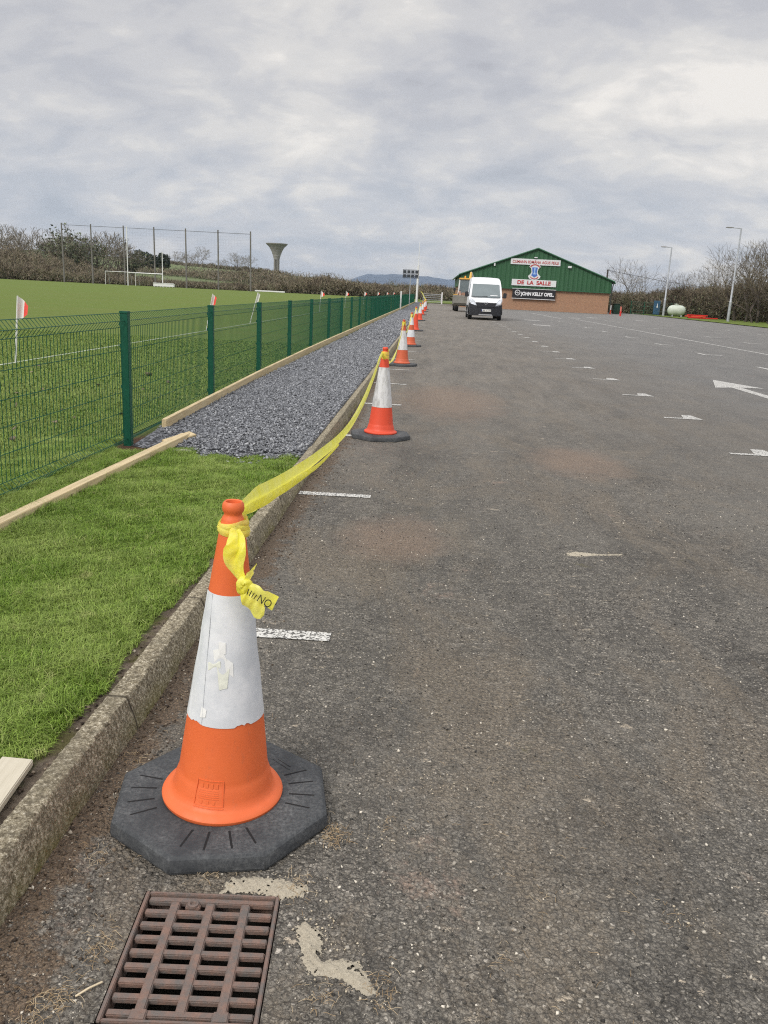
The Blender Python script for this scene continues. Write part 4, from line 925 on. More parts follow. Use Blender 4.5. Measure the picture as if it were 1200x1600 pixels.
# ------------------------------------------------------------------ digger behind the van
def digger():
    D = empty('backhoe_digger', (2.62, 73, 0)); tag(D, 'yellow-roofed digger with a wide grey front bucket parked behind the white van', 'digger')
    M_Y = mat('digger_yellow', col=(.66, .40, .09), rough=.5, var=.25, vs=3); M_GB = mat('bucket_steel', lambda N: dict(color=N.mix(N.noise(N.coord(), 3, 6, .7), (.10, .095, .08), (.28, .27, .24)), rough=.6, ), spec=.5)
    M_OA = mat('faded_orange_arm', col=(.33, .19, .13), rough=.6, var=.3, vs=4)
    sec = [(-.95, 1.15), (-1.05, 1.05), (-.98, .42), (-.55, .30), (-.10, .34), (-.05, .42), (-.52, .40), (-.86, .50), (-.92, 1.12)]
    b = MB(); b.prism(sec, -1.15, 1.15, 'x')
    for s_ in (-1, 1): b.prism([(-.95, 1.12), (-1.0, .45), (-.55, .32), (-.08, .38), (-.45, 1.0)], s_*1.15-.02, s_*1.15+.02, 'x')
    bk = b.build('front_bucket', M_GB, D); bk.location = (0, -.5, .15)
    # closed back of the bucket faces the camera
    MB().box((0, -1.54, .98), (2.26, .03, .62), Matrix.Rotation(R(-4), 3, 'X')).build('bucket_face', M_GB, D, bevel=.01)
    for s_ in (-1, 1):
        MB().tube([(s_*.52, -1.2, .75), (s_*.60, -.2, 1.55), (s_*.62, 1.0, 1.35)], .10, 6).build('loader_arm', M_OA, D)
        wheel(D, s_*.78, .45, .45, .34, s_); wheel(D, s_*.82, 2.75, .62, .42, s_)
        MB().box((s_*.84, 2.7, 1.34), (.44, 1.3, .06)).build('mudguard', M_Y, D, bevel=.02)
        MB().tube([(s_*.52, -.1, 1.7), (s_*.98, -.35, 1.75)], .02, 5).build('mirror_stay', M_BLK, D)
        MB().box((s_*1.02, -.38, 1.72), (.16, .05, .30)).build('wing_mirror', M_BLK, D, bevel=.02)
    MB().box((0, .55, 1.22), (.85, 1.7, .62)).build('bonnet', M_OA, D, bevel=.05)
    MB().box((0, 1.4, .72), (.7, 3.6, .35)).build('chassis', M_BLK, D)
    cab = MB()
    for sx in (-1, 1):
        for y0, y1 in ((1.35, 1.5), (2.75, 2.75)): cab.tube([(sx*.66, y0, 1.1), (sx*.58, y1, 2.6)], .045, 5)
    cab.box((0, 2.1, 1.2), (1.34, 1.45, .5)); c = cab.build('cab', M_WH, D)
    MB().prism([(-.62, 1.46), (.62, 1.46), (.55, 2.58), (-.55, 2.58)], 1.44, 1.47, 'y').build('windscreen', M_GLASS, c)
    for s_ in (-1, 1): MB().prism([(1.42, 1.46), (2.72, 1.46), (2.72, 2.56), (1.52, 2.56)], s_*.605-.01, s_*.605+.01, 'x').build('side_window', M_GLASS, c)
    MB().box((0, 2.1, 2.66), (1.3, 1.55, .14)).build('cab_roof', M_Y, D, bevel=.04)
    MB().lathe([(.07, 0), (.07, .12), (.04, .17), (.001, .18)], 12, (-.15, 1.6, 2.73)).build('beacon', mat('amber_beacon', col=(.85, .35, .03), rough=.3), D)
    MB().tube([(.15, 3.0, 1.0), (.35, 3.6, 2.7), (.40, 3.9, 3.25)], [.16, .13, .10], 6).build('rear_boom', M_Y, D)
    MB().tube([(.40, 3.9, 3.25), (.75, 4.5, 2.6), (.8, 4.7, 1.8)], [.10, .08, .08], 6).build('dipper_arm', M_WH, D)
    MB().tube([(.42, .2, 1.5), (.42, .2, 2.35)], .035, 6).build('exhaust', M_BLK, D)
digger()

# ------------------------------------------------------------------ club building
def clubhouse():
    Y0, Y1 = 98.0, 126.0; xL, xR, xA = 2.72, 19.45, 11.0; ez, az_, bz = 3.62, 6.62, 2.32
    B = empty('club_building', (0, 0, 0)); tag(B, 'long green-clad brick hall with a shallow gable, crest and painted name boards', 'building')
    def f_brick(N):
        oc = N.coord(); br = N.n.new('ShaderNodeTexBrick'); X, Y, Z = N.sep(oc)[0:3]
        N.setin(br.inputs['Vector'], N.comb(N.math('ADD', X, Y), Z, 0)); br.inputs['Scale'].default_value = 4.2
        br.inputs['Color1'].default_value = (.40, .205, .11, 1); br.inputs['Color2'].default_value = (.26, .125, .07, 1); br.inputs['Mortar'].default_value = (.40, .33, .27, 1)
        br.inputs['Mortar Size'].default_value = .018
        return dict(color=N.mix(N.ramp(N.noise(oc, 1.1, 5, .6), [(.35, 0), (.7, .45)]), br.outputs[0], (.34, .21, .13)), rough=.9)
    MBK = mat('brickwork', f_brick)
    def f_clad(N):
        oc = N.coord(); X, Y, Z = N.sep(oc)[0:3]
        st = N.noise(N.comb(N.math('MULTIPLY', X, 1.0), N.math('MULTIPLY', Y, 1.0), N.math('MULTIPLY', Z, .08)), 3.0, 5, .6)
        return dict(color=N.mix(N.ramp(st, [(.35, 0), (.65, 1)]), (.018, .078, .030), (.030, .108, .045)), rough=.55)
    MCL = mat('green_cladding', f_clad)
    M_TR = mat('green_trim', col=(.020, .10, .045), rough=.5, var=.15)
    b = MB(); b.box(((xL+xR)/2, (Y0+Y1)/2, bz/2), (xR-xL-.3, Y1-Y0-.3, bz)); b.build('brick_wall', MBK, B)
    # ribbed cladding on the front gable
    def roof_z(x): return ez+(az_-ez)*(1-abs(x-xA)/((xA-xL) if x < xA else (xR-xA)))
    b = MB(); x = xL; k = 0; step = .11; vs = []
    while x <= xR+.001:
        d = (0, 0, -.045, -.045)[k % 4]; vs.append((x, d)); x += step if k % 2 else .19 if (k % 4) in (0,) else .09; k += 1
    for i in range(len(vs)-1):
        (xa, da), (xb, db) = vs[i], vs[i+1]; b.add([(xa, Y0+da, bz), (xb, Y0+db, bz), (xb, Y0+db, roof_z(xb)), (xa, Y0+da, roof_z(xa))], [(0, 1, 2, 3)])
    b.build('gable_cladding', MCL, B)
    b = MB()
    for yy_, (ya, yb) in enumerate(((Y0, Y1),)):
        b.add([(xL, ya, bz), (xL, yb, bz), (xL, yb, ez), (xL, ya, ez)], [(0, 1, 2, 3)]); b.add([(xR, ya, bz), (xR, yb, bz), (xR, yb, ez), (xR, ya, ez)], [(0, 1, 2, 3)])
        b.add([(xL, yb, bz), (xR, yb, bz), (xR, yb, ez), (xA, yb, az_), (xL, yb, ez)], [(0, 1, 2, 3, 4)])
        b.add([(xL, ya+.05, bz-.0), (xR, ya+.05, bz-.0), (xR, yb, bz-.0), (xL, yb, bz-.0)], [(0, 1, 2, 3)])
    b.build('side_cladding', MCL, B)
    b = MB()
    for xa, xe in ((xL-.22, xL), (xR+.22, xR)):
        ze = ez-.12; y0_, y1_ = Y0-.16, Y1+.1
        sgn = 1 if xa > xA else -1
        b.add([(xa, y0_, ze), (xA, y0_, az_+.05), (xA, y1_, az_+.05), (xa, y1_, ze), (xa, y0_, ze-.1), (xA, y0_, az_-.05), (xA, y1_, az_-.05), (xa, y1_, ze-.1)], [(0, 1, 2, 3), (7, 6, 5, 4), (0, 4, 5, 1), (1, 5, 6, 2), (2, 6, 7, 3), (3, 7, 4, 0)])
    b.build('roof', mat('roof_sheet', col=(.05, .13, .07), rough=.6, var=.2), B)
    b = MB()
    for xe in (xL-.24, xR+.24): b.tube([(xA, Y0-.19, az_+.02), (xe, Y0-.19, ez-.14)], .085, 4)
    b.build('verge_trim', M_TR, B)
    MB().box(((xL+xR)/2, Y0-.05, bz-.03), (xR-xL+.1, .12, .10)).build('base_flashing', M_TR, B)
    for xe in (xL-.30, xR+.30): MB().tube([(xe, Y0-.1, ez-.26), (xe, Y1, ez-.26)], .09, 6).build('gutter', M_TR, B)
    MB().tube([(xR+.12, Y0-.1, ez-.3), (xR-.02, Y0-.22, bz), (xR-.02, Y0-.22, .1)], .06, 8).build('downpipe', mat('dark_pipe', col=(.03, .035, .03), rough=.6), B)
    MR = mat('sign_red', col=(.45, .03, .03), rough=.5); MN = mat('sign_navy', col=(.05, .05, .16), rough=.5)
    MSG = mat('sign_board_white', col=(.66, .67, .68), rough=.5, var=.08); FR = Matrix.Rotation(R(90), 4, 'X')
    def sign(p0, p1, m, nm='name_board', t=.05):
        a = at(p0[0], p0[1], Y0-.1); c = at(p1[0], p1[1], Y0-.1)
        # top-left, bottom-right of the board
        cx, cz = (a.x+c.x)/2, (a.z+c.z)/2; w, h = abs(c.x-a.x), abs(a.z-c.z)
        return MB().box((cx, Y0-.1, cz), (w, t, h)).build(nm, m, B), cx, cz, w, h
    def board(cx, cz, w, h, m, nm): return MB().box((cx, Y0-.09, cz), (w, .06, h)).build(nm, m, B)
    s1c = at(837.0, 409.6, Y0-.1); s1 = board(s1c.x, s1c.z, 5.45, .62, MSG, 'name_board')
    text_mesh('lettering', 'CUMANN IOMÁNA AGUS PEILE', .42, MR, s1, Matrix.Translation((s1c.x, Y0-.135, s1c.z-.03)) @ FR, .01, .004, .86)
    s2c = at(834.2, 442.2, Y0-.1); s2 = board(s2c.x, s2c.z, 4.9, .68, MSG, 'name_board')
    text_mesh('lettering', 'DE  LA  SALLE', .56, MR, s2, Matrix.Translation((s2c.x, Y0-.135, s2c.z)) @ FR, .01, .018, 1.08)
    s3c = at(834.0, 459.5, Y0-.1); s3 = board(s3c.x, s3c.z, 4.75, .98, mat('banner_black', col=(.012, .012, .015), rough=.5), 'banner')
    text_mesh('lettering', 'JOHN KELLY OPEL.', .50, mat('banner_white', col=(.78, .78, .80), rough=.5), s3, Matrix.Translation((s3c.x+.42, Y0-.135, s3c.z-.02)) @ FR, .01, .022, .86)
    MB().box((s3c.x, Y0-.10, s3c.z-.54), (4.85, .07, .06)).build('banner_rail', MSG, s3); MB().box((s3c.x, Y0-.10, s3c.z+.53), (4.85, .07, .05)).build('banner_rail', MSG, s3)
    e = MB(); cx, cz = s3c.x-1.80, s3c.z+.08
    for k in range(24):
        a, a2 = 2*math.pi*k/24, 2*math.pi*(k+1)/24
        e.add([(cx+r_*math.cos(t), Y0-.135, cz+r_*math.sin(t)) for r_, t in ((.30, a), (.30, a2), (.24, a2), (.24, a))], [(0, 1, 2, 3)])
    e.add([(cx-.40, Y0-.137, cz+.02), (cx+.05, Y0-.137, cz+.09), (cx-.02, Y0-.137, cz+.01), (cx+.40, Y0-.137, cz-.02), (cx-.05, Y0-.137, cz-.09), (cx+.02, Y0-.137, cz-.01)], [(0, 1, 2, 3, 4, 5)])
    e.build('emblem', MATS['banner_white'], s3)
    cc = at(835.3, 425.2, Y0-.1); cx, cz = cc.x, cc.z
    def poly(pts, m, y, nm, par):
        return MB().prism([(cx+a, cz+b_) for a, b_ in pts], y, y+.03, 'y').build(nm, m, par)
    cr = poly([(-.50, .78), (-.15, .92), (.15, .92), (.50, .78), (.62, .55), (.40, .35), (.34, .0), (.42, -.2), (.70, -.45), (.55, -.70), (.2, -.82), (-.2, -.82), (-.55, -.70), (-.70, -.45), (-.42, -.2), (-.34, 0), (-.40, .35), (-.62, .55)], MSG, Y0-.10, 'crest', B)
    poly([(-.30, .50), (.30, .50), (.26, .1), (.22, -.1), (.34, -.34), (0, -.55), (-.34, -.34), (-.22, -.1), (-.26, .1)], mat('crest_blue', col=(.06, .16, .50), rough=.5), Y0-.13, 'shield', cr)
    poly([(-.08, .42), (.08, .42), (.05, .05), (.15, -.25), (-.15, -.25), (-.05, .05)], mat('crest_pale_blue', col=(.35, .50, .75), rough=.5), Y0-.145, 'device', cr)
    b = MB()
    for zc2, sg, r0_, r1_ in ((.30, 1, .44, .54), (-.30, -1, .38, .46)):
        n = 12
        for k in range(n):
            a, a2 = math.pi*(.15+.7*k/n), math.pi*(.15+.7*(k+1)/n)
            b.add([(cx+r_*1.15*math.cos(t), Y0-.132, cz+zc2+sg*r_*math.sin(t)) for r_, t in ((r1_, a), (r1_, a2), (r0_, a2), (r0_, a))], [(0, 1, 2, 3)])
    b.build('scroll', MR, cr)
    for px_, py_, w, h in ((773, 413, .16, .34), (890.3, 417.4, .40, .22), (837.5, 402.6, .34, .12)):
        p = at(px_, py_, Y0-.15); MB().box((p.x, Y0-.15, p.z), (w, .2, h)).build('wall_light', MSG, B, bevel=.02)
clubhouse()

# ------------------------------------------------------------------ street lamps, pole, wires
M_GALV = mat('galvanised_steel', col=(.42, .44, .47), rough=.5, metal=.3, var=.2, vs=3)
def lamp(base, top, arm, label):
    L = empty('street_lamp', (base.x, base.y, .03)); tag(L, label, 'street lamp', 'street lamps at the edge of the car park')
    h = top.z; MB().tube([(0, 0, 0), (0, 0, 1.9)], .14, 10).build('lower_column', M_GALV, L, smooth=True)
    MB().tube([(0, 0, 1.9), (0, 0, 1.98), (0, 0, h)], [.14, .10, .065], 10).build('column', M_GALV, L, smooth=True)
    MB().tube([(0, 0, h-.12), (-.05, 0, h-.02), (-arm*.6, 0, h+.02)], .04, 8).build('arm', M_GALV, L)
    hd = MB(); hd.lathe([(.001, -.38), (.07, -.34), (.12, -.15), (.12, .12), (.06, .36), (.001, .38)], 12)
    hd.v = [(-arm+.2+v[2]*1.0, v[0]*1.0, h+.03+v[1]*.6) for v in hd.v]; hd.build('lamp_head', mat('lamp_head_grey', col=(.30, .30, .30), rough=.5), L, smooth=True)
b1 = gr(1137, 503); lamp(b1, at(1155, 357, b1.y), 1.3, 'taller grey street lamp standing on the right grass edge, its arm pointing left')
b2 = gr(1036, 494); lamp(b2, at(1051, 387, b2.y), 1.1, 'shorter grey street lamp beside the pale gas tank')
p = at(950, 421, 108); U = empty('utility_pole', (p.x, 108, 0)); tag(U, 'dark utility pole rising behind the right end of the green hall', 'utility pole')
MB().tube([(0, 0, 0), (0, 0, p.z)], [.14, .09], 8).build('pole', mat('creosoted_wood', col=(.06, .05, .045), rough=.9), U)
MB().tube([(0, 0, p.z-.1), (9, 8, p.z-.9), (20, 16, p.z-1.5), (34, 26, p.z-1.4)], .022, 4).build('wire', M_BLK, U)
# floodlight bank and white pole at the end of the path
F = empty('floodlight_bank', (at(640, 462, 80).x, 80, 0)); tag(F, 'dark bank of eight floodlights on a slim post above the far fence', 'floodlights')
ctr = at(640, 428, 80); MB().tube([(0, 0, 0), (0, 0, ctr.z)], .035, 8).build('post', M_GALV, F)
fb = MB()
for z_ in (-.36, 0, .36): fb.box((0, 0, ctr.z+z_), (1.45, .04, .035))
for x_ in (-.70, -.36, 0, .36, .70): fb.box((x_, 0, ctr.z), (.03, .035, .76))
fb.build('frame', M_BLK, F)
for r_ in (-1, 1):
    for c in range(4):
        if r_ == -1 and c == 0 and False: continue
        MB().box((-.54+.36*c, -.05, ctr.z+r_*.18), (.27, .06, .27)).build('floodlight', mat('floodlight_glass', col=(.035, .04, .05), rough=.25), F, bevel=.01)
p = gr(651, 472, .09); p.y = min(p.y, 112); t_ = at(654.5, 379, p.y); bx = at(651, 468, p.y).x
W_ = empty('white_pole', (bx, p.y, .09)); tag(W_, 'tall slim white pole at the far end of the gravel path', 'pole')
MB().tube([(0, 0, 0), (0, 0, (t_.z)*.62)], [.15, .12], 8).build('lower_pole', M_WH, W_); MB().tube([(0, 0, t_.z*.62), (0, 0, t_.z)], [.045, .03], 6).build('upper_pole', M_WH, W_)
p = at(620, 480, 66); o = MB().box((0, 0, .65), (.10, .10, 1.3)).build('white_gate_post', M_WH, bevel=.01); o.location = (-2.45, 63.0, .1); tag(o, 'slim white post standing in the line of the far green fence', 'post')
# far gate
G = empty('metal_gate', (-.4, 112, 0)); tag(G, 'low grey metal field gate at the far end of the car park', 'gate')
b = MB(); w = 2.3
for z_ in (.25, .5, .75, 1.0, 1.2): b.tube([(-1.1, 0, z_), (w-1.1, 0, z_)], .03, 5)
b.tube([(-1.1, 0, .2), (-1.1, 0, 1.25)], .04, 5); b.tube([(w-1.1, 0, .2), (w-1.1, 0, 1.25)], .04, 5); b.build('rails', M_GALV, G)
MB().box((w-1.0, 0, .75), (.16, .16, 1.5)).build('gate_post', M_WH, G)

# right-hand clutter
T = empty('gas_tank', (27.75, 101.5, .05)); tag(T, 'pale green-white gas tank lying beside the shorter street lamp', 'gas tank')
b = MB(); b.lathe([(.001, -1.02), (.25, -.98), (.46, -.84), (.58, -.60), (.61, -.3), (.61, .3), (.58, .60), (.46, .84), (.25, .98), (.001, 1.02)], 28)
b.v = [(v[2], v[0], v[1]+.68) for v in b.v]; b.build('shell', mat('tank_paint', col=(.50, .55, .47), rough=.6, var=.15, vs=2), T, smooth=True)
b = MB().lathe([(.17, -.10), (.17, .10), (.12, .14), (.001, .15)], 16, (-.1, 0, 1.30)); b.box((-.1, 0, 1.40), (.45, .35, .05)); b.build('lid', MATS['tank_paint'], T)
MB().box((-.5, 0, .10), (.15, .8, .2)).box((.5, 0, .10), (.15, .8, .2)).build('foot', M_GALV, T)
M_RB = mat('red_barrier_plastic', col=(.62, .035, .03), rough=.45, var=.2)
for k in range(4):
    b = MB(); b.box((0, 0, 0), (2.1 if k < 3 else 1.5, .5, .12)); b.box((-.9, -.3, 0), (.2, .12, .1)); b.box((.6, -.3, 0), (.2, .12, .1)); o = b.build('plastic_barrier', M_RB if k != 1 else mat('orange_barrier_plastic', col=(.66, .09, .04), rough=.5), bevel=.02)
    o.location = (28.2+(.12, -.15, .1, 1.55)[k], 95+.1*k, .12+(.13*k if k < 3 else .0)); o.rotation_euler = (0, 0, R((3, -5, 4, 12)[k]))
    tag(o, ('lowest red plastic barrier of the flat stack by the gas tank', 'orange-red plastic barrier in the middle of the flat stack', 'red plastic barrier on top of the flat stack', 'short red plastic barrier lying just right of the stack')[k], 'barrier', 'red plastic barriers lying on the verge')
o = MB(); o.box((0, 0, .9), (.75, .08, 1.6)); o = o.build('board', mat('teal_board', col=(.03, .09, .16), rough=.6, var=.2)); 
N_ = empty('notice_board', (26.6, 106, .05)); tag(N_, 'dark blue upright board with a pale mark left of the shorter lamp', 'notice board'); o.parent = N_
MB().prism([(-.05, .9), (.12, .9), (.05, 1.45)], -.06, -.045, 'y').build('pale_mark', M_WH, N_); MB().box((-.33, .06, .4), (.06, .06, .8)).box((.33, .06, .4), (.06, .06, .8)).build('leg', M_BLK, N_)
for i, (px_, py_, top) in enumerate(((953, 491, 477), (969, 494, 479))):
    g_ = gr(px_, py_); P2 = empty('bollard', (g_.x, g_.y, 0)); h = at(px_, top, g_.y).z
    tag(P2, ('red and white bollard nearest the corner of the green hall', 'thin red-banded bollard on the car park side of its white-topped neighbour')[i], 'bollard', 'bollards near the hall corner')
    MB().tube([(0, 0, 0), (0, 0, h*.5)], .09, 10).build('lower_band', M_RED if i == 0 else M_RB, P2); MB().tube([(0, 0, h*.5), (0, 0, h)], .085, 10).build('upper_band', M_WH if i == 0 else mat('pink_red', col=(.55, .16, .12), rough=.6), P2)
o = MB().box((0, 0, .55), (.75, .7, 1.1)).box((0, -.02, 1.13), (.82, .78, .08)).build('wheelie_bin', mat('dark_green_plastic', col=(.012, .05, .03), rough=.55), bevel=.03); o.location = (21.4, 104, 0); tag(o, 'dark green bin standing behind the bollards beside the hall', 'bin')
GF = empty('green_enclosure_fence', (24, 108, 0)); tag(GF, 'low green mesh fence enclosing the gas tank in front of the hedge', 'fence')
for k in range(8):
    MB().box((k*1.5, -k*.45, .8), (.07, .07, 1.6)).build('post', M_GREEN, GF)
b = MB()
for k in range(106): b.tube([(k*.1, -k*.03, .05), (k*.1, -k*.03, 1.5)], .006, 3)
for z_ in (.1, .5, 1.0, 1.5): b.tube([(0, 0, z_), (10.5, -3.15, z_)], .012, 3)
b.build('mesh_panel', M_GREEN, GF)

# ------------------------------------------------------------------ goals, ball-stop net, bench at the far end
def goal(x0, x1, Y, h1, h2, bar, label, r=.09):
    G = empty('goal', ((x0+x1)/2, Y, .09)); tag(G, label, 'goal', 'goals at the far end of the pitch'); w = (x1-x0)/2
    MB().tube([(-w, 0, 0), (-w, 0, h1)], [r, r*.8], 8).build('upright', M_WH, G); MB().tube([(w, 0, 0), (w, 0, h2)], [r, r*.8], 8).build('upright', M_WH, G)
    MB().tube([(-w, 0, bar), (w, 0, bar)], r*.9, 8).build('crossbar', M_WH, G)
    b = MB()
    for s_ in (-w, w): b.tube([(s_, .1, bar-.1), (s_, 1.6, bar-.5), (s_, 2.0, .1)], .03, 5)
    b.build('net_support', M_GALV, G)
goal(-53.6, -47.45, 150, 9.8, 5.9, 2.2, 'tall white H-shaped goal with long uprights at the far end of the pitch')
goal(-57.2, -51.9, 149, 2.3, 2.3, 2.25, 'low thinner white practice goal behind the left of the tall goal', .045)
b = MB(); b.box((0, 0, .38), (3.6, .7, .5)); b.box((0, -.37, .66), (3.7, .08, .1)); 
for k in range(7): b.box((-1.6+k*.53, -.3, .08), (.06, .06, .3))
o = b.build('bench', M_WH, bevel=.02); o.location = (-46.9, 149, .09); tag(o, 'long low white bench box beside the right upright of the tall goal', 'bench')
NET = empty('ball_stop_net', (-65.4, 152, .09)); tag(NET, 'tall see-through ball-stop net hung on seven slim poles behind the goal', 'net')
xs_ = [-65.8, -60.6, -54.8, -49.4, -43.8, -38.1, -32.4]; MP = mat('weathered_pole', col=(.16, .15, .14), rough=.8, var=.3, vs=1)
for x_ in xs_: MB().tube([(x_+65.4, 0, 0), (x_+65.4-.1, 0, 10.05)], [.15, .12], 8).build('pole', MP, NET)
b = MB(); b.tube([(-.4, 0, 9.75), (33, 0, 9.6)], .035, 4)
for k in range(68): b.add([(-.4+k*.5, .02, .1), (-.4+k*.5+.006, .02, .1), (-.4+k*.5+.006, .02, 9.7), (-.4+k*.5, .02, 9.7)], [(0, 1, 2, 3)])
for k in range(19): b.add([(-.4, .02, .5+k*.5), (33, .02, .5+k*.5), (33, .02, .506+k*.5), (-.4, .02, .506+k*.5)], [(0, 1, 2, 3)])
b.build('netting', mat('net_cord', col=(.12, .12, .13), rough=.9), NET)
o = MB().box((0, 0, .2), (5.2, .5, .22)).box((-2.3, 0, .05), (.1, .4, .2)).box((2.3, 0, .05), (.1, .4, .2)).build('low_barrier', M_WH, bevel=.02); o.location = (-28.6, 150, .09); tag(o, 'low white rail lying on the far edge of the pitch right of the net', 'rail')

# ------------------------------------------------------------------ hills, mountain, tower
def ridge_px(X, Y):        # height of the rising ground beyond the pitch
    px_ = 680+X/Y*1320
    return np.interp(px_, [-300, 0, 100, 200, 300, 400, 432, 480, 540, 640], [40, 36, 36, 31, 24, 21, 20, 13, 3, 0])
nx, ny_ = 90, 60; b = MB(); XS = np.linspace(-620, 40, nx); YS = np.linspace(160, 900, ny_)
for Yv in YS:
    for Xv in XS:
        e = float(ridge_px(Xv, 450.0)); u = min(1, max(0, (Yv-175)/270)); f = u*u*(3-2*u)
        z_ = -.05+e*450/1320*f+(.5*math.sin(Xv*.03)+.4*math.sin(Yv*.04+Xv*.02))*f
        if Yv > 450: z_ += (Yv-450)*.004
        if Yv > 820: z_ -= (Yv-820)*.12
        b.v.append((float(Xv), float(Yv), z_))
for j in range(ny_-1):
    for i in range(nx-1): b.f.append((j*nx+i, j*nx+i+1, (j+1)*nx+i+1, (j+1)*nx+i))
def f_hill(N):
    oc = N.coord(); a = N.noise(N.mapping(oc, (.5, 1, 1)), .02, 5, .6); c2 = N.noise(oc, .25, 5, .7)
    c = N.ramp(a, [(.40, (.10, .14, .045)), (.55, (.14, .185, .06)), (.70, (.17, .165, .09))])
    return dict(color=N.mix(N.math('MULTIPLY', c2, .5), c, (.06, .06, .035)), rough=.95)
tag(b.build('hill', mat('hill_pasture', f_hill), smooth=True), kind='structure')
def hill_z(X, Y):
    e = float(ridge_px(X, 450.0)); u = min(1, max(0, (Y-175)/270)); f = u*u*(3-2*u)
    return -.05+e*450/1320*f if Y > 160 else 0.0
b = MB(); n = 120; YM = 9000
for i in range(n+1):
    px_ = 380+440*i/n; X = (px_-680)*YM/1320
    t = np.interp(px_, [380, 480, 540, 575, 610, 650, 690, 740, 820], [-10, -2, 75, 150, 165, 162, 148, 115, -10])+4*math.sin(i*.5)+2*math.sin(i*1.3)
    t = max(float(t), -.5); b.v += [(X, YM-1500, -.55), (X, YM-600, t*.55), (X, YM, t), (X, YM+2500, -.55)]
for i in range(n):
    for k in range(3): b.f.append((i*4+k, i*4+k+4, i*4+k+5, i*4+k+1))
M_MT = mat('mountain_heather_haze', col=(.045, .075, .125), rough=1.0, var=.25, vs=.002)  # heather slopes, with some of the distance haze put into the blue colour
tag(b.build('mountain', M_MT, smooth=True), kind='structure')
T = empty('water_tower', (at(432, 424, 880).x, 880, 13)); tag(T, 'funnel-shaped concrete water tower standing on the hill ridge', 'water tower')
M_CO = mat('aged_concrete', lambda N: dict(color=N.mix(N.noise(N.mapping(N.coord(), (1, 1, .35)), .35, 6, .7), (.19, .18, .16), (.34, .32, .29)), rough=.9))
bowl = MB().lathe([(2.9, 13.2), (3.2, 14.6), (4.0, 17.6), (5.4, 21.2), (7.4, 24.8), (10.0, 27.2), (10.9, 28.0), (11.0, 28.7), (10.5, 28.7), (10.2, 28.2), (.1, 28.4)], 40); bowl.build('bowl', M_CO, T, smooth=True)
b = MB()
for z_ in (16.5, 19, 21.5, 24): 
    r_ = float(np.interp(z_, [14.6, 17.6, 21.2, 24.8], [3.2, 4, 5.4, 7.4])); b.lathe([(r_, z_), (r_+.22, z_+.1), (r_+.22, z_+.35), (r_+.12, z_+.45)], 40)
b.build('band', M_CO, T)
MB().lathe([(1.9, 0), (1.9, 13.4)], 16).build('core', mat('shaded_core', col=(.08, .08, .08), rough=.9), T)
for k in range(12):
    a = 2*math.pi*k/12; MB().box((2.45*math.cos(a), 2.45*math.sin(a), 6.7), (.9, .62, 13.6), Matrix.Rotation(a, 3, 'Z')).build('column', M_CO, T)

# ------------------------------------------------------------------ trees and hedges
M_BARK = mat('winter_bark', col=(.085, .068, .055), rough=.95, var=.35, vs=2)
def f_scrub(lo, mid_, hi, alt):
    def fn(N):
        oc = N.coord(); c = N.ramp(N.island(), [(0, lo), (.6, mid_), (1, hi)]); a = N.noise(N.mapping(oc, (1, 1, .5)), .35, 4, .6)
        c = N.mix(N.ramp(a, [(.38, .85), (.50, 0.0)]), c, N.mix(1.0, c, (.42, .40, .38), 'MULTIPLY')); return dict(color=N.mix(N.ramp(a, [(.54, 0.0), (.64, .7)]), c, alt), rough=.9)
    return fn
M_TWIG = mat('winter_twigs', f_scrub((.075, .060, .042), (.18, .145, .100), (.32, .27, .19), (.14, .145, .075)))
M_TWIGG = mat('lichened_twigs', f_scrub((.060, .046, .032), (.15, .118, .082), (.30, .26, .18), (.13, .125, .065)))
M_TWIGD = mat('dark_winter_twigs', lambda N: dict(color=N.ramp(N.island(), [(0, (.08, .07, .055)), (.6, (.18, .155, .115)), (1, (.32, .28, .21))]), rough=.9))
M_IVY = mat('ivy_leaves', lambda N: dict(color=N.ramp(N.island(), [(0, (.04, .05, .026)), (.7, (.09, .11, .052)), (1, (.17, .19, .095))]), rough=.7))
M_PINE = mat('pine_needles', lambda N: dict(color=N.ramp(N.island(), [(0, (.010, .020, .012)), (.7, (.026, .042, .022)), (1, (.05, .07, .035))]), rough=.8))
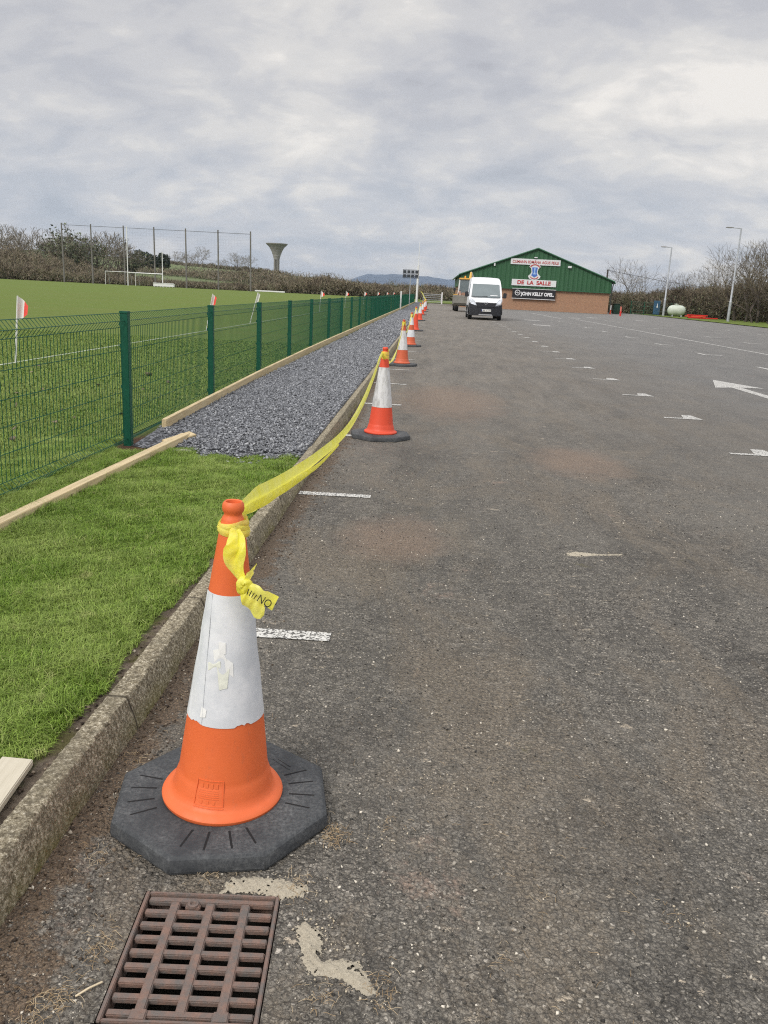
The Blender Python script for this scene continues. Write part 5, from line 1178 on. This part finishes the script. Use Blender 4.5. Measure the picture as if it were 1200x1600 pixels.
def tree_segs(seed, H, levels=4, spread=.62, low=.16):
    """short trunk, a vase of limbs, then forks and twigs; length falls by level"""
    r = random.Random(seed); tr, cr = [], []
    LEN = [H*low, H*.34, H*.25, H*.17, H*.10, H*.06][:levels+2]; KID = [5, 3, 3, 3, 3, 0]; SIDE = [0, .75, .8, .8, .5, 0]
    def grow(p, d, rad_, lv):
        L = LEN[lv]*r.uniform(.75, 1.2); n = 4 if lv in (1, 2) else 2; q_ = p; rr = rad_
        for i in range(n):
            d = (d+Vector((r.gauss(0, .17), r.gauss(0, .17), r.gauss(.015, .10)))).normalized(); e = q_+d*L/n; r2 = rr*(.9 if lv < 2 else .8)
            (tr if lv <= 1 else cr).append((q_, e, rr, r2)); q_ = e; rr = r2
            if lv < levels and 0 < i < n-1 and r.random() < SIDE[lv]:
                ax = Vector((r.gauss(0, 1), r.gauss(0, 1), r.gauss(.1, .6))).normalized(); grow(q_, (d*.55+ax*.85).normalized(), rr*.55, min(lv+1, levels))
        if lv < levels:
            k = KID[lv]; a0 = r.uniform(0, 6.28)
            for j in range(k):
                a = a0+6.283*j/k+r.gauss(0, .3); u = d.orthogonal().normalized(); w_ = d.cross(u); ax = u*math.cos(a)+w_*math.sin(a)
                sp = spread*r.uniform(.55, 1.25)*(1.15 if lv == 0 else .95)
                grow(q_, (d+ax*sp+Vector((0, 0, .06))).normalized(), rr*r.uniform(.5, .72), lv+1)
    grow(Vector((0, 0, 0)), Vector((0, 0, 1)), H*.024, 0)
    return tr, cr
def seg_mesh(segs, minr):
    A = np.array([tuple(s_[0]) for s_ in segs]); B_ = np.array([tuple(s_[1]) for s_ in segs]); ra = np.maximum(np.array([s_[2] for s_ in segs]), minr); rb = np.maximum(np.array([s_[3] for s_ in segs]), minr*.8)
    d = B_-A; d /= np.linalg.norm(d, axis=1)[:, None]+1e-9; ref = np.where(np.abs(d[:, 2:3]) > .9, np.array([[1., 0, 0]]), np.array([[0, 0, 1.]])); u = np.cross(d, ref); u /= np.linalg.norm(u, axis=1)[:, None]+1e-9; w = np.cross(d, u)
    V = []
    for P0, r_ in ((A, ra), (B_, rb)):
        for k in range(3):
            t = 2*math.pi*k/3; V.append(P0+(u*math.cos(t)+w*math.sin(t))*r_[:, None])
    V = np.stack(V, 1); f = np.array([(0, 1, 4, 3), (1, 2, 5, 4), (2, 0, 3, 5)]); F = (f[None]+np.arange(len(A))[:, None, None]*6).reshape(-1, 4)
    return V.reshape(-1, 3), F
PROTO = {}
def tree(kind, loc, H, label, cat='tree', group=None, seed=1, rz=0.0, sx=1.0, ivy=0, minr=.012, levels=4, mt=None):
    key = (kind, seed)
    if key not in PROTO:
        tr, cr = tree_segs(seed, 8.0, levels=levels); root = empty(kind, loc)
        V, F = seg_mesh(tr, .03); trunk = raw('trunk', V, F, M_BARK, root)
        V, F = seg_mesh(cr, minr); crown = raw('crown', V, F, mt or M_TWIG, root); kids_ = [trunk, crown]
        zmax = max(float(V[:, 2].max()), 1)
        if ivy:
            pts = [s_[0].lerp(s_[1], rnd.random()) for s_ in tr for _ in range(ivy)]+[s_[0].lerp(s_[1], rnd.random()) for s_ in cr[::9] for _ in range(max(1, ivy//8))]
            kids_.append(leafcloud('ivy', np.array([tuple(p_) for p_ in pts])+rng.normal(0, .32, (len(pts), 3)), .20, M_IVY, root))
        PROTO[key] = (root, zmax); o = root
    else:
        o = copy_tree(PROTO[key][0])
    zmax = PROTO[key][1]; s_ = H/zmax; o.location = loc; o.rotation_euler = (0, 0, rz); o.scale = (s_*sx, s_*sx, s_)
    tag(o, label, cat, group); return o
def leafcloud(name, P, s_, m, parent=None):
    n = len(P); a = rng.normal(0, 1, (n, 3)); a /= np.linalg.norm(a, axis=1)[:, None]; b_ = np.cross(a, rng.normal(0, 1, (n, 3))); b_ /= np.linalg.norm(b_, axis=1)[:, None]
    sz = (s_*rng.uniform(.5, 1.4, n))[:, None]; V = np.stack([P-a*sz, P+b_*sz*.6, P+a*sz, P-b_*sz*.6], 1)
    return raw(name, V, np.arange(4*n).reshape(-1, 4), m, parent)
# left: trees on and below the ridge; (pixel x, distance, height, seed, ivy kind)
def hz_(x, Y): X = (x-680)*Y/1320; return X, hill_z(X, Y)
LT = [(-40, 230, 13, 11, 0), (2, 250, 13.5, 12, 0), (20, 225, 10.5, 13, 0), (40, 230, 12, 11, 0), (58, 235, 13, 14, 0), (74, 240, 12.5, 12, 0), (92, 225, 9.5, 13, 0), (105, 225, 11.0, 21, 1), (118, 215, 10.0, 22, 1), (130, 225, 14.0, 23, 1), (143, 220, 10.5, 21, 1), (160, 235, 12.8, 12, 0), (176, 245, 11.6, 14, 0), (192, 240, 12.4, 13, 0), (204, 250, 10.6, 11, 0), (214, 245, 8.6, 22, 1), (298, 330, 7, 12, 0), (318, 420, 10.5, 14, 0), (378, 430, 9.0, 12, 0), (398, 430, 8.6, 11, 0), (285, 400, 7.5, 13, 0), (516, 260, 6.3, 13, 0), (352, 440, 5.5, 11, 0)]
LAB = {0: 'bare winter tree with an open twiggy crown on the rise behind the net', 1: 'dark ivy-clad tree with dense stems on the rise left of the goal'}
for i, (x_, Y, H, sd, iv) in enumerate(LT):
    X, z_ = hz_(x_, Y); k = 'ivy_clad_tree' if iv else 'bare_tree'
    tree(k, (X, Y, z_-.2), H, LAB[iv], 'tree', 'ivy-clad trees behind the pitch' if iv else 'bare trees behind the pitch', seed=sd, rz=i*1.3, sx=1.1, ivy=70 if iv else 0, minr=.026, mt=M_TWIGD)
def pine(x_, Y, w, h, label):
    X, z_ = hz_(x_, Y); o = empty('evergreen_tree', (X, Y, z_)); tag(o, label, 'tree', 'round dark evergreens on the ridge')
    MB().tube([(0, 0, -.5), (0, 0, h*.7)], [.25, .12], 6).build('trunk', M_BARK, o)
    n = 2600; d = rng.normal(0, 1, (n, 3)); d /= np.linalg.norm(d, axis=1)[:, None]; r_ = rng.uniform(.55, 1, n)**.4
    lump = 1+.14*np.sin(d[:, 0]*5+d[:, 2]*4)+.1*np.sin(d[:, 1]*9)
    P = d*(r_*lump)[:, None]*np.array([w, w, h*.45])+np.array([0, 0, h*.56]); leafcloud('crown', P, .28, M_PINE, o)
pine(231, 330, 3.8, 7.0, 'leftmost and widest round dark evergreen on the ridge'); pine(247, 330, 2.9, 5.8, 'middle round dark evergreen on the ridge, lowest of the three'); pine(264, 330, 2.6, 6.4, 'rightmost round dark evergreen on the ridge, beside the goal upright')
# hedges and scrub as masses
def scrub(name, line, dens, hfun, label, mats=(M_TWIG,), depth=3.0, L=(.5, 1.3), wd=.02, leaf=.25, lm=M_IVY, cat='hedge'):
    dens *= 1.5; pts, tot = [], 0; line = [Vector(p_) for p_ in line]
    for a_, b_ in zip(line[:-1], line[1:]):
        ln_ = (b_-a_).length; n = int(ln_*dens); t = rng.random(n); X = a_.x+(b_.x-a_.x)*t+rng.normal(0, depth/3, n); Y = a_.y+(b_.y-a_.y)*t+rng.normal(0, depth/2.5, n); z0 = a_.z+(b_.z-a_.z)*t
        pts.append(np.stack([X, Y, z0], 1))
    P = np.concatenate(pts); n = len(P); cc_ = np.abs(np.sin(P[:, 0]*.55+1.7*np.sin(P[:, 0]*.21)+P[:, 1]*.3)); h = hfun(P[:, 0], P[:, 1])*(.62+.5*cc_**.7); u = rng.random(n)**.8
    P[:, 2] += h*u*.85; ln_ = rng.uniform(L[0], L[1], n)*.62; d = np.stack([rng.normal(0, .8, n), rng.normal(0, .8, n), rng.normal(.55, .6, n)], 1); d /= np.linalg.norm(d, axis=1)[:, None]
    s_ = np.stack([rng.normal(1, .3, n), rng.normal(0, .6, n), np.zeros(n)], 1); s_ -= d*(s_*d).sum(1)[:, None]; s_ /= np.linalg.norm(s_, axis=1)[:, None]; w_ = (wd*rng.uniform(.6, 1.5, n))[:, None]
    q_ = P+d*ln_[:, None]+rng.normal(0, .12, (n, 3))*ln_[:, None]
    V = np.stack([P-s_*w_, P+s_*w_, q_+s_*w_*.3, q_-s_*w_*.3], 1); o = raw(name, V, np.arange(4*n).reshape(-1, 4), mats[0]); tag(o, label, cat, kind='stuff')
    if leaf:
        k = rng.random(n) < leaf*(1-u*.8); Q = P[k]+rng.normal(0, .25, (k.sum(), 3)); Q[:, 2] = np.maximum(Q[:, 2], .1); m_ = Q.shape[0]
        lf = leafcloud('foliage', Q, .10*max(1, wd/.02*.8), lm, o); lf['kind'] = 'stuff'
    return o
def vn(X, Y, s_): return vnoise(X, Y, s_, 2.0)
def h_left(X, Y):
    px_ = 680+X/Y*1320; return np.interp(px_, [-80, 20, 100, 200, 300, 420, 480, 540, 600, 640], [4.4, 3.4, 2.1, 1.4, .95, 1.1, 2.8, 3.0, 2.0, 1.7])*(1+.28*vn(X, Y, .35)+.15*vn(X, Y, 1.3))
scrub('hedgerow', [(-100, 164, 0), (-62, 163, 0), (-30, 163, 0), (-10, 164, 0), (-2, 166, 0)], 1150, h_left, 'brown winter hedgerow along the far end of the pitch', depth=5, wd=.028, leaf=.35)
def h_mid(X, Y):
    px_ = 680+X/Y*1320; return np.interp(px_, [-80, 0, 100, 160, 220, 420, 520, 640], [7.5, 7, 5.2, 4.0, 3.4, 3.6, 4.4, 2.8])*(1+.3*vn(X, Y, .22)+.15*vn(X, Y, .9))
def hillline(pxs, Y): return [((x_-680)*Y/1320, Y, hill_z((x_-680)*Y/1320, Y)-.1) for x_ in pxs]
scrub('thicket', hillline(range(-60, 130, 30), 205), 900, h_mid, 'dense brown thicket on the slope at the left edge', depth=16, L=(.7, 1.8), wd=.04, leaf=.3, mats=(M_TWIG,), cat='thicket')
scrub('thicket', hillline(range(190, 470, 28), 300), 130, lambda X, Y: h_mid(X, Y)*.42*(.35+np.clip(vn(X, Y, .12)*2+.5, 0, 1)), 'brown scrub belt halfway up the hill behind the net', depth=16, L=(.7, 1.9), wd=.06, leaf=.3, cat='thicket')
scrub('thicket', hillline(range(90, 250, 24), 245), 200, lambda X, Y: h_mid(X, Y)*.42*(.3+np.clip(vn(X, Y, .2)*2+.5, 0, 1)), 'low brown scrub on the lower slope behind the tall goal', depth=9, L=(.6, 1.6), wd=.05, leaf=.3, cat='thicket')
scrub('thicket', hillline(range(360, 560, 22), 330), 300, lambda X, Y: h_mid(X, Y)*.8, 'brown wooded slope below and right of the water tower', depth=40, L=(.8, 2.2), wd=.07, leaf=.25, cat='thicket')
scrub('ridge_hedge', hillline(range(250, 470, 20), 440), 130, lambda X, Y: 1.8+1.6*np.abs(vn(X, Y, .15)), 'thin dark hedge along the top of the ridge', depth=8, L=(.6, 1.6), wd=.08, leaf=.5)
scrub('far_hedge', [(-9, 175, 0), (0, 180, 0), (12, 180, 0)], 500, lambda X, Y: 2.6+.9*vn(X, Y, .5), 'brown hedge beyond the gate at the end of the car park', depth=8, L=(.5, 1.6), wd=.04, leaf=.4)
scrub('distant_wood', [(-240, 1100, 1), (-120, 1300, 0), (60, 1300, 0)], 30, lambda X, Y: 9+4*vn(X, Y, .03), 'distant dark tree line low on the horizon below the mountain', depth=60, L=(2, 5), wd=.6, leaf=.5, cat='wood')
# right: hedge bank
def h_right(X, Y):
    return np.interp(X, [20, 26, 31, 36, 42, 50], [2.6, 3.0, 3.9, 5.0, 6.4, 6.8])*(1+.22*vn(X, Y, .6)+.12*vn(X, Y, 2.1))*.86
RL = [(20.5, 122, 0), (24, 116, 0), (29, 112, 0), (33, 104, 0), (36.5, 95, 0), (39, 86, 0), (43, 76, 0), (46, 66, 0)]
scrub('hedge_bank', RL, 2300, h_right, 'tall brown winter hedge along the right side of the car park', depth=4.2, L=(.4, 1.2), wd=.016, leaf=.34, mats=(M_TWIGG,))
scrub('hedge_bank', [(x_+.8, y_-1.2, 0) for x_, y_, z_ in RL], 900, lambda X, Y: h_right(X, Y)*.45, 'dark leafy undergrowth at the foot of the right-hand hedge', depth=2.2, L=(.3, .8), wd=.02, leaf=.9, mats=(M_TWIG,))
RT = [(985, 118, 7.2, 31, 'bare multi-stemmed tree rising above the hedge just right of the hall'), (1000, 121, 5.6, 32, None), (1035, 117, 4.9, 33, None), (1062, 112, 5.6, 31, None), (1083, 108, 5.6, 32, None), (1108, 104, 6.2, 33, None), (1128, 98, 6.8, 34, None), (1150, 93, 8.3, 31, None), (1168, 90, 8.2, 32, None), (1186, 87, 7.8, 33, None), (1204, 84, 8.4, 34, None), (1222, 80, 8.2, 31, None), (1245, 76, 8.3, 32, None), (1140, 98, 6.5, 33, None), (1178, 86, 6.4, 34, None), (1012, 119, 4.6, 34, None)]
for i, (x_, Y, H, sd, lb) in enumerate(RT):
    X = (x_-680)*Y/1320*1.0; X = at(x_, 480, Y).x
    tree('bare_tree', (X, Y, 0), H, lb or 'bare lichen-pale tree growing up through the right-hand hedge', 'tree', 'bare trees in the right-hand hedge' if not lb else None, seed=sd, rz=i*2.1+.4, sx=1.0, minr=.010, mt=M_TWIGG)
p = gr(1188, 494); o = tree('sapling', (p.x-1, 84, 0), 2.4, 'pale forked sapling in front of the dark bush at the right edge', 'sapling', seed=41, levels=2, minr=.03, mt=M_GALV)

# ------------------------------------------------------------------ the air
HB = MB().box((0, 5720, 100), (12400, 11960, 204)).build('haze', None); hm = bpy.data.materials.new('haze_air'); hm.use_nodes = True
hm.node_tree.nodes.clear(); vo = hm.node_tree.nodes.new('ShaderNodeVolumePrincipled'); ou = hm.node_tree.nodes.new('ShaderNodeOutputMaterial')
vo.inputs['Color'].default_value = (.62, .74, .90, 1); vo.inputs['Density'].default_value = .00006; vo.inputs['Anisotropy'].default_value = .2
hm.node_tree.links.new(vo.outputs[0], ou.inputs['Volume']); HB.data.materials.append(hm); HB.display_type = 'WIRE'
tag(HB, kind='stuff')
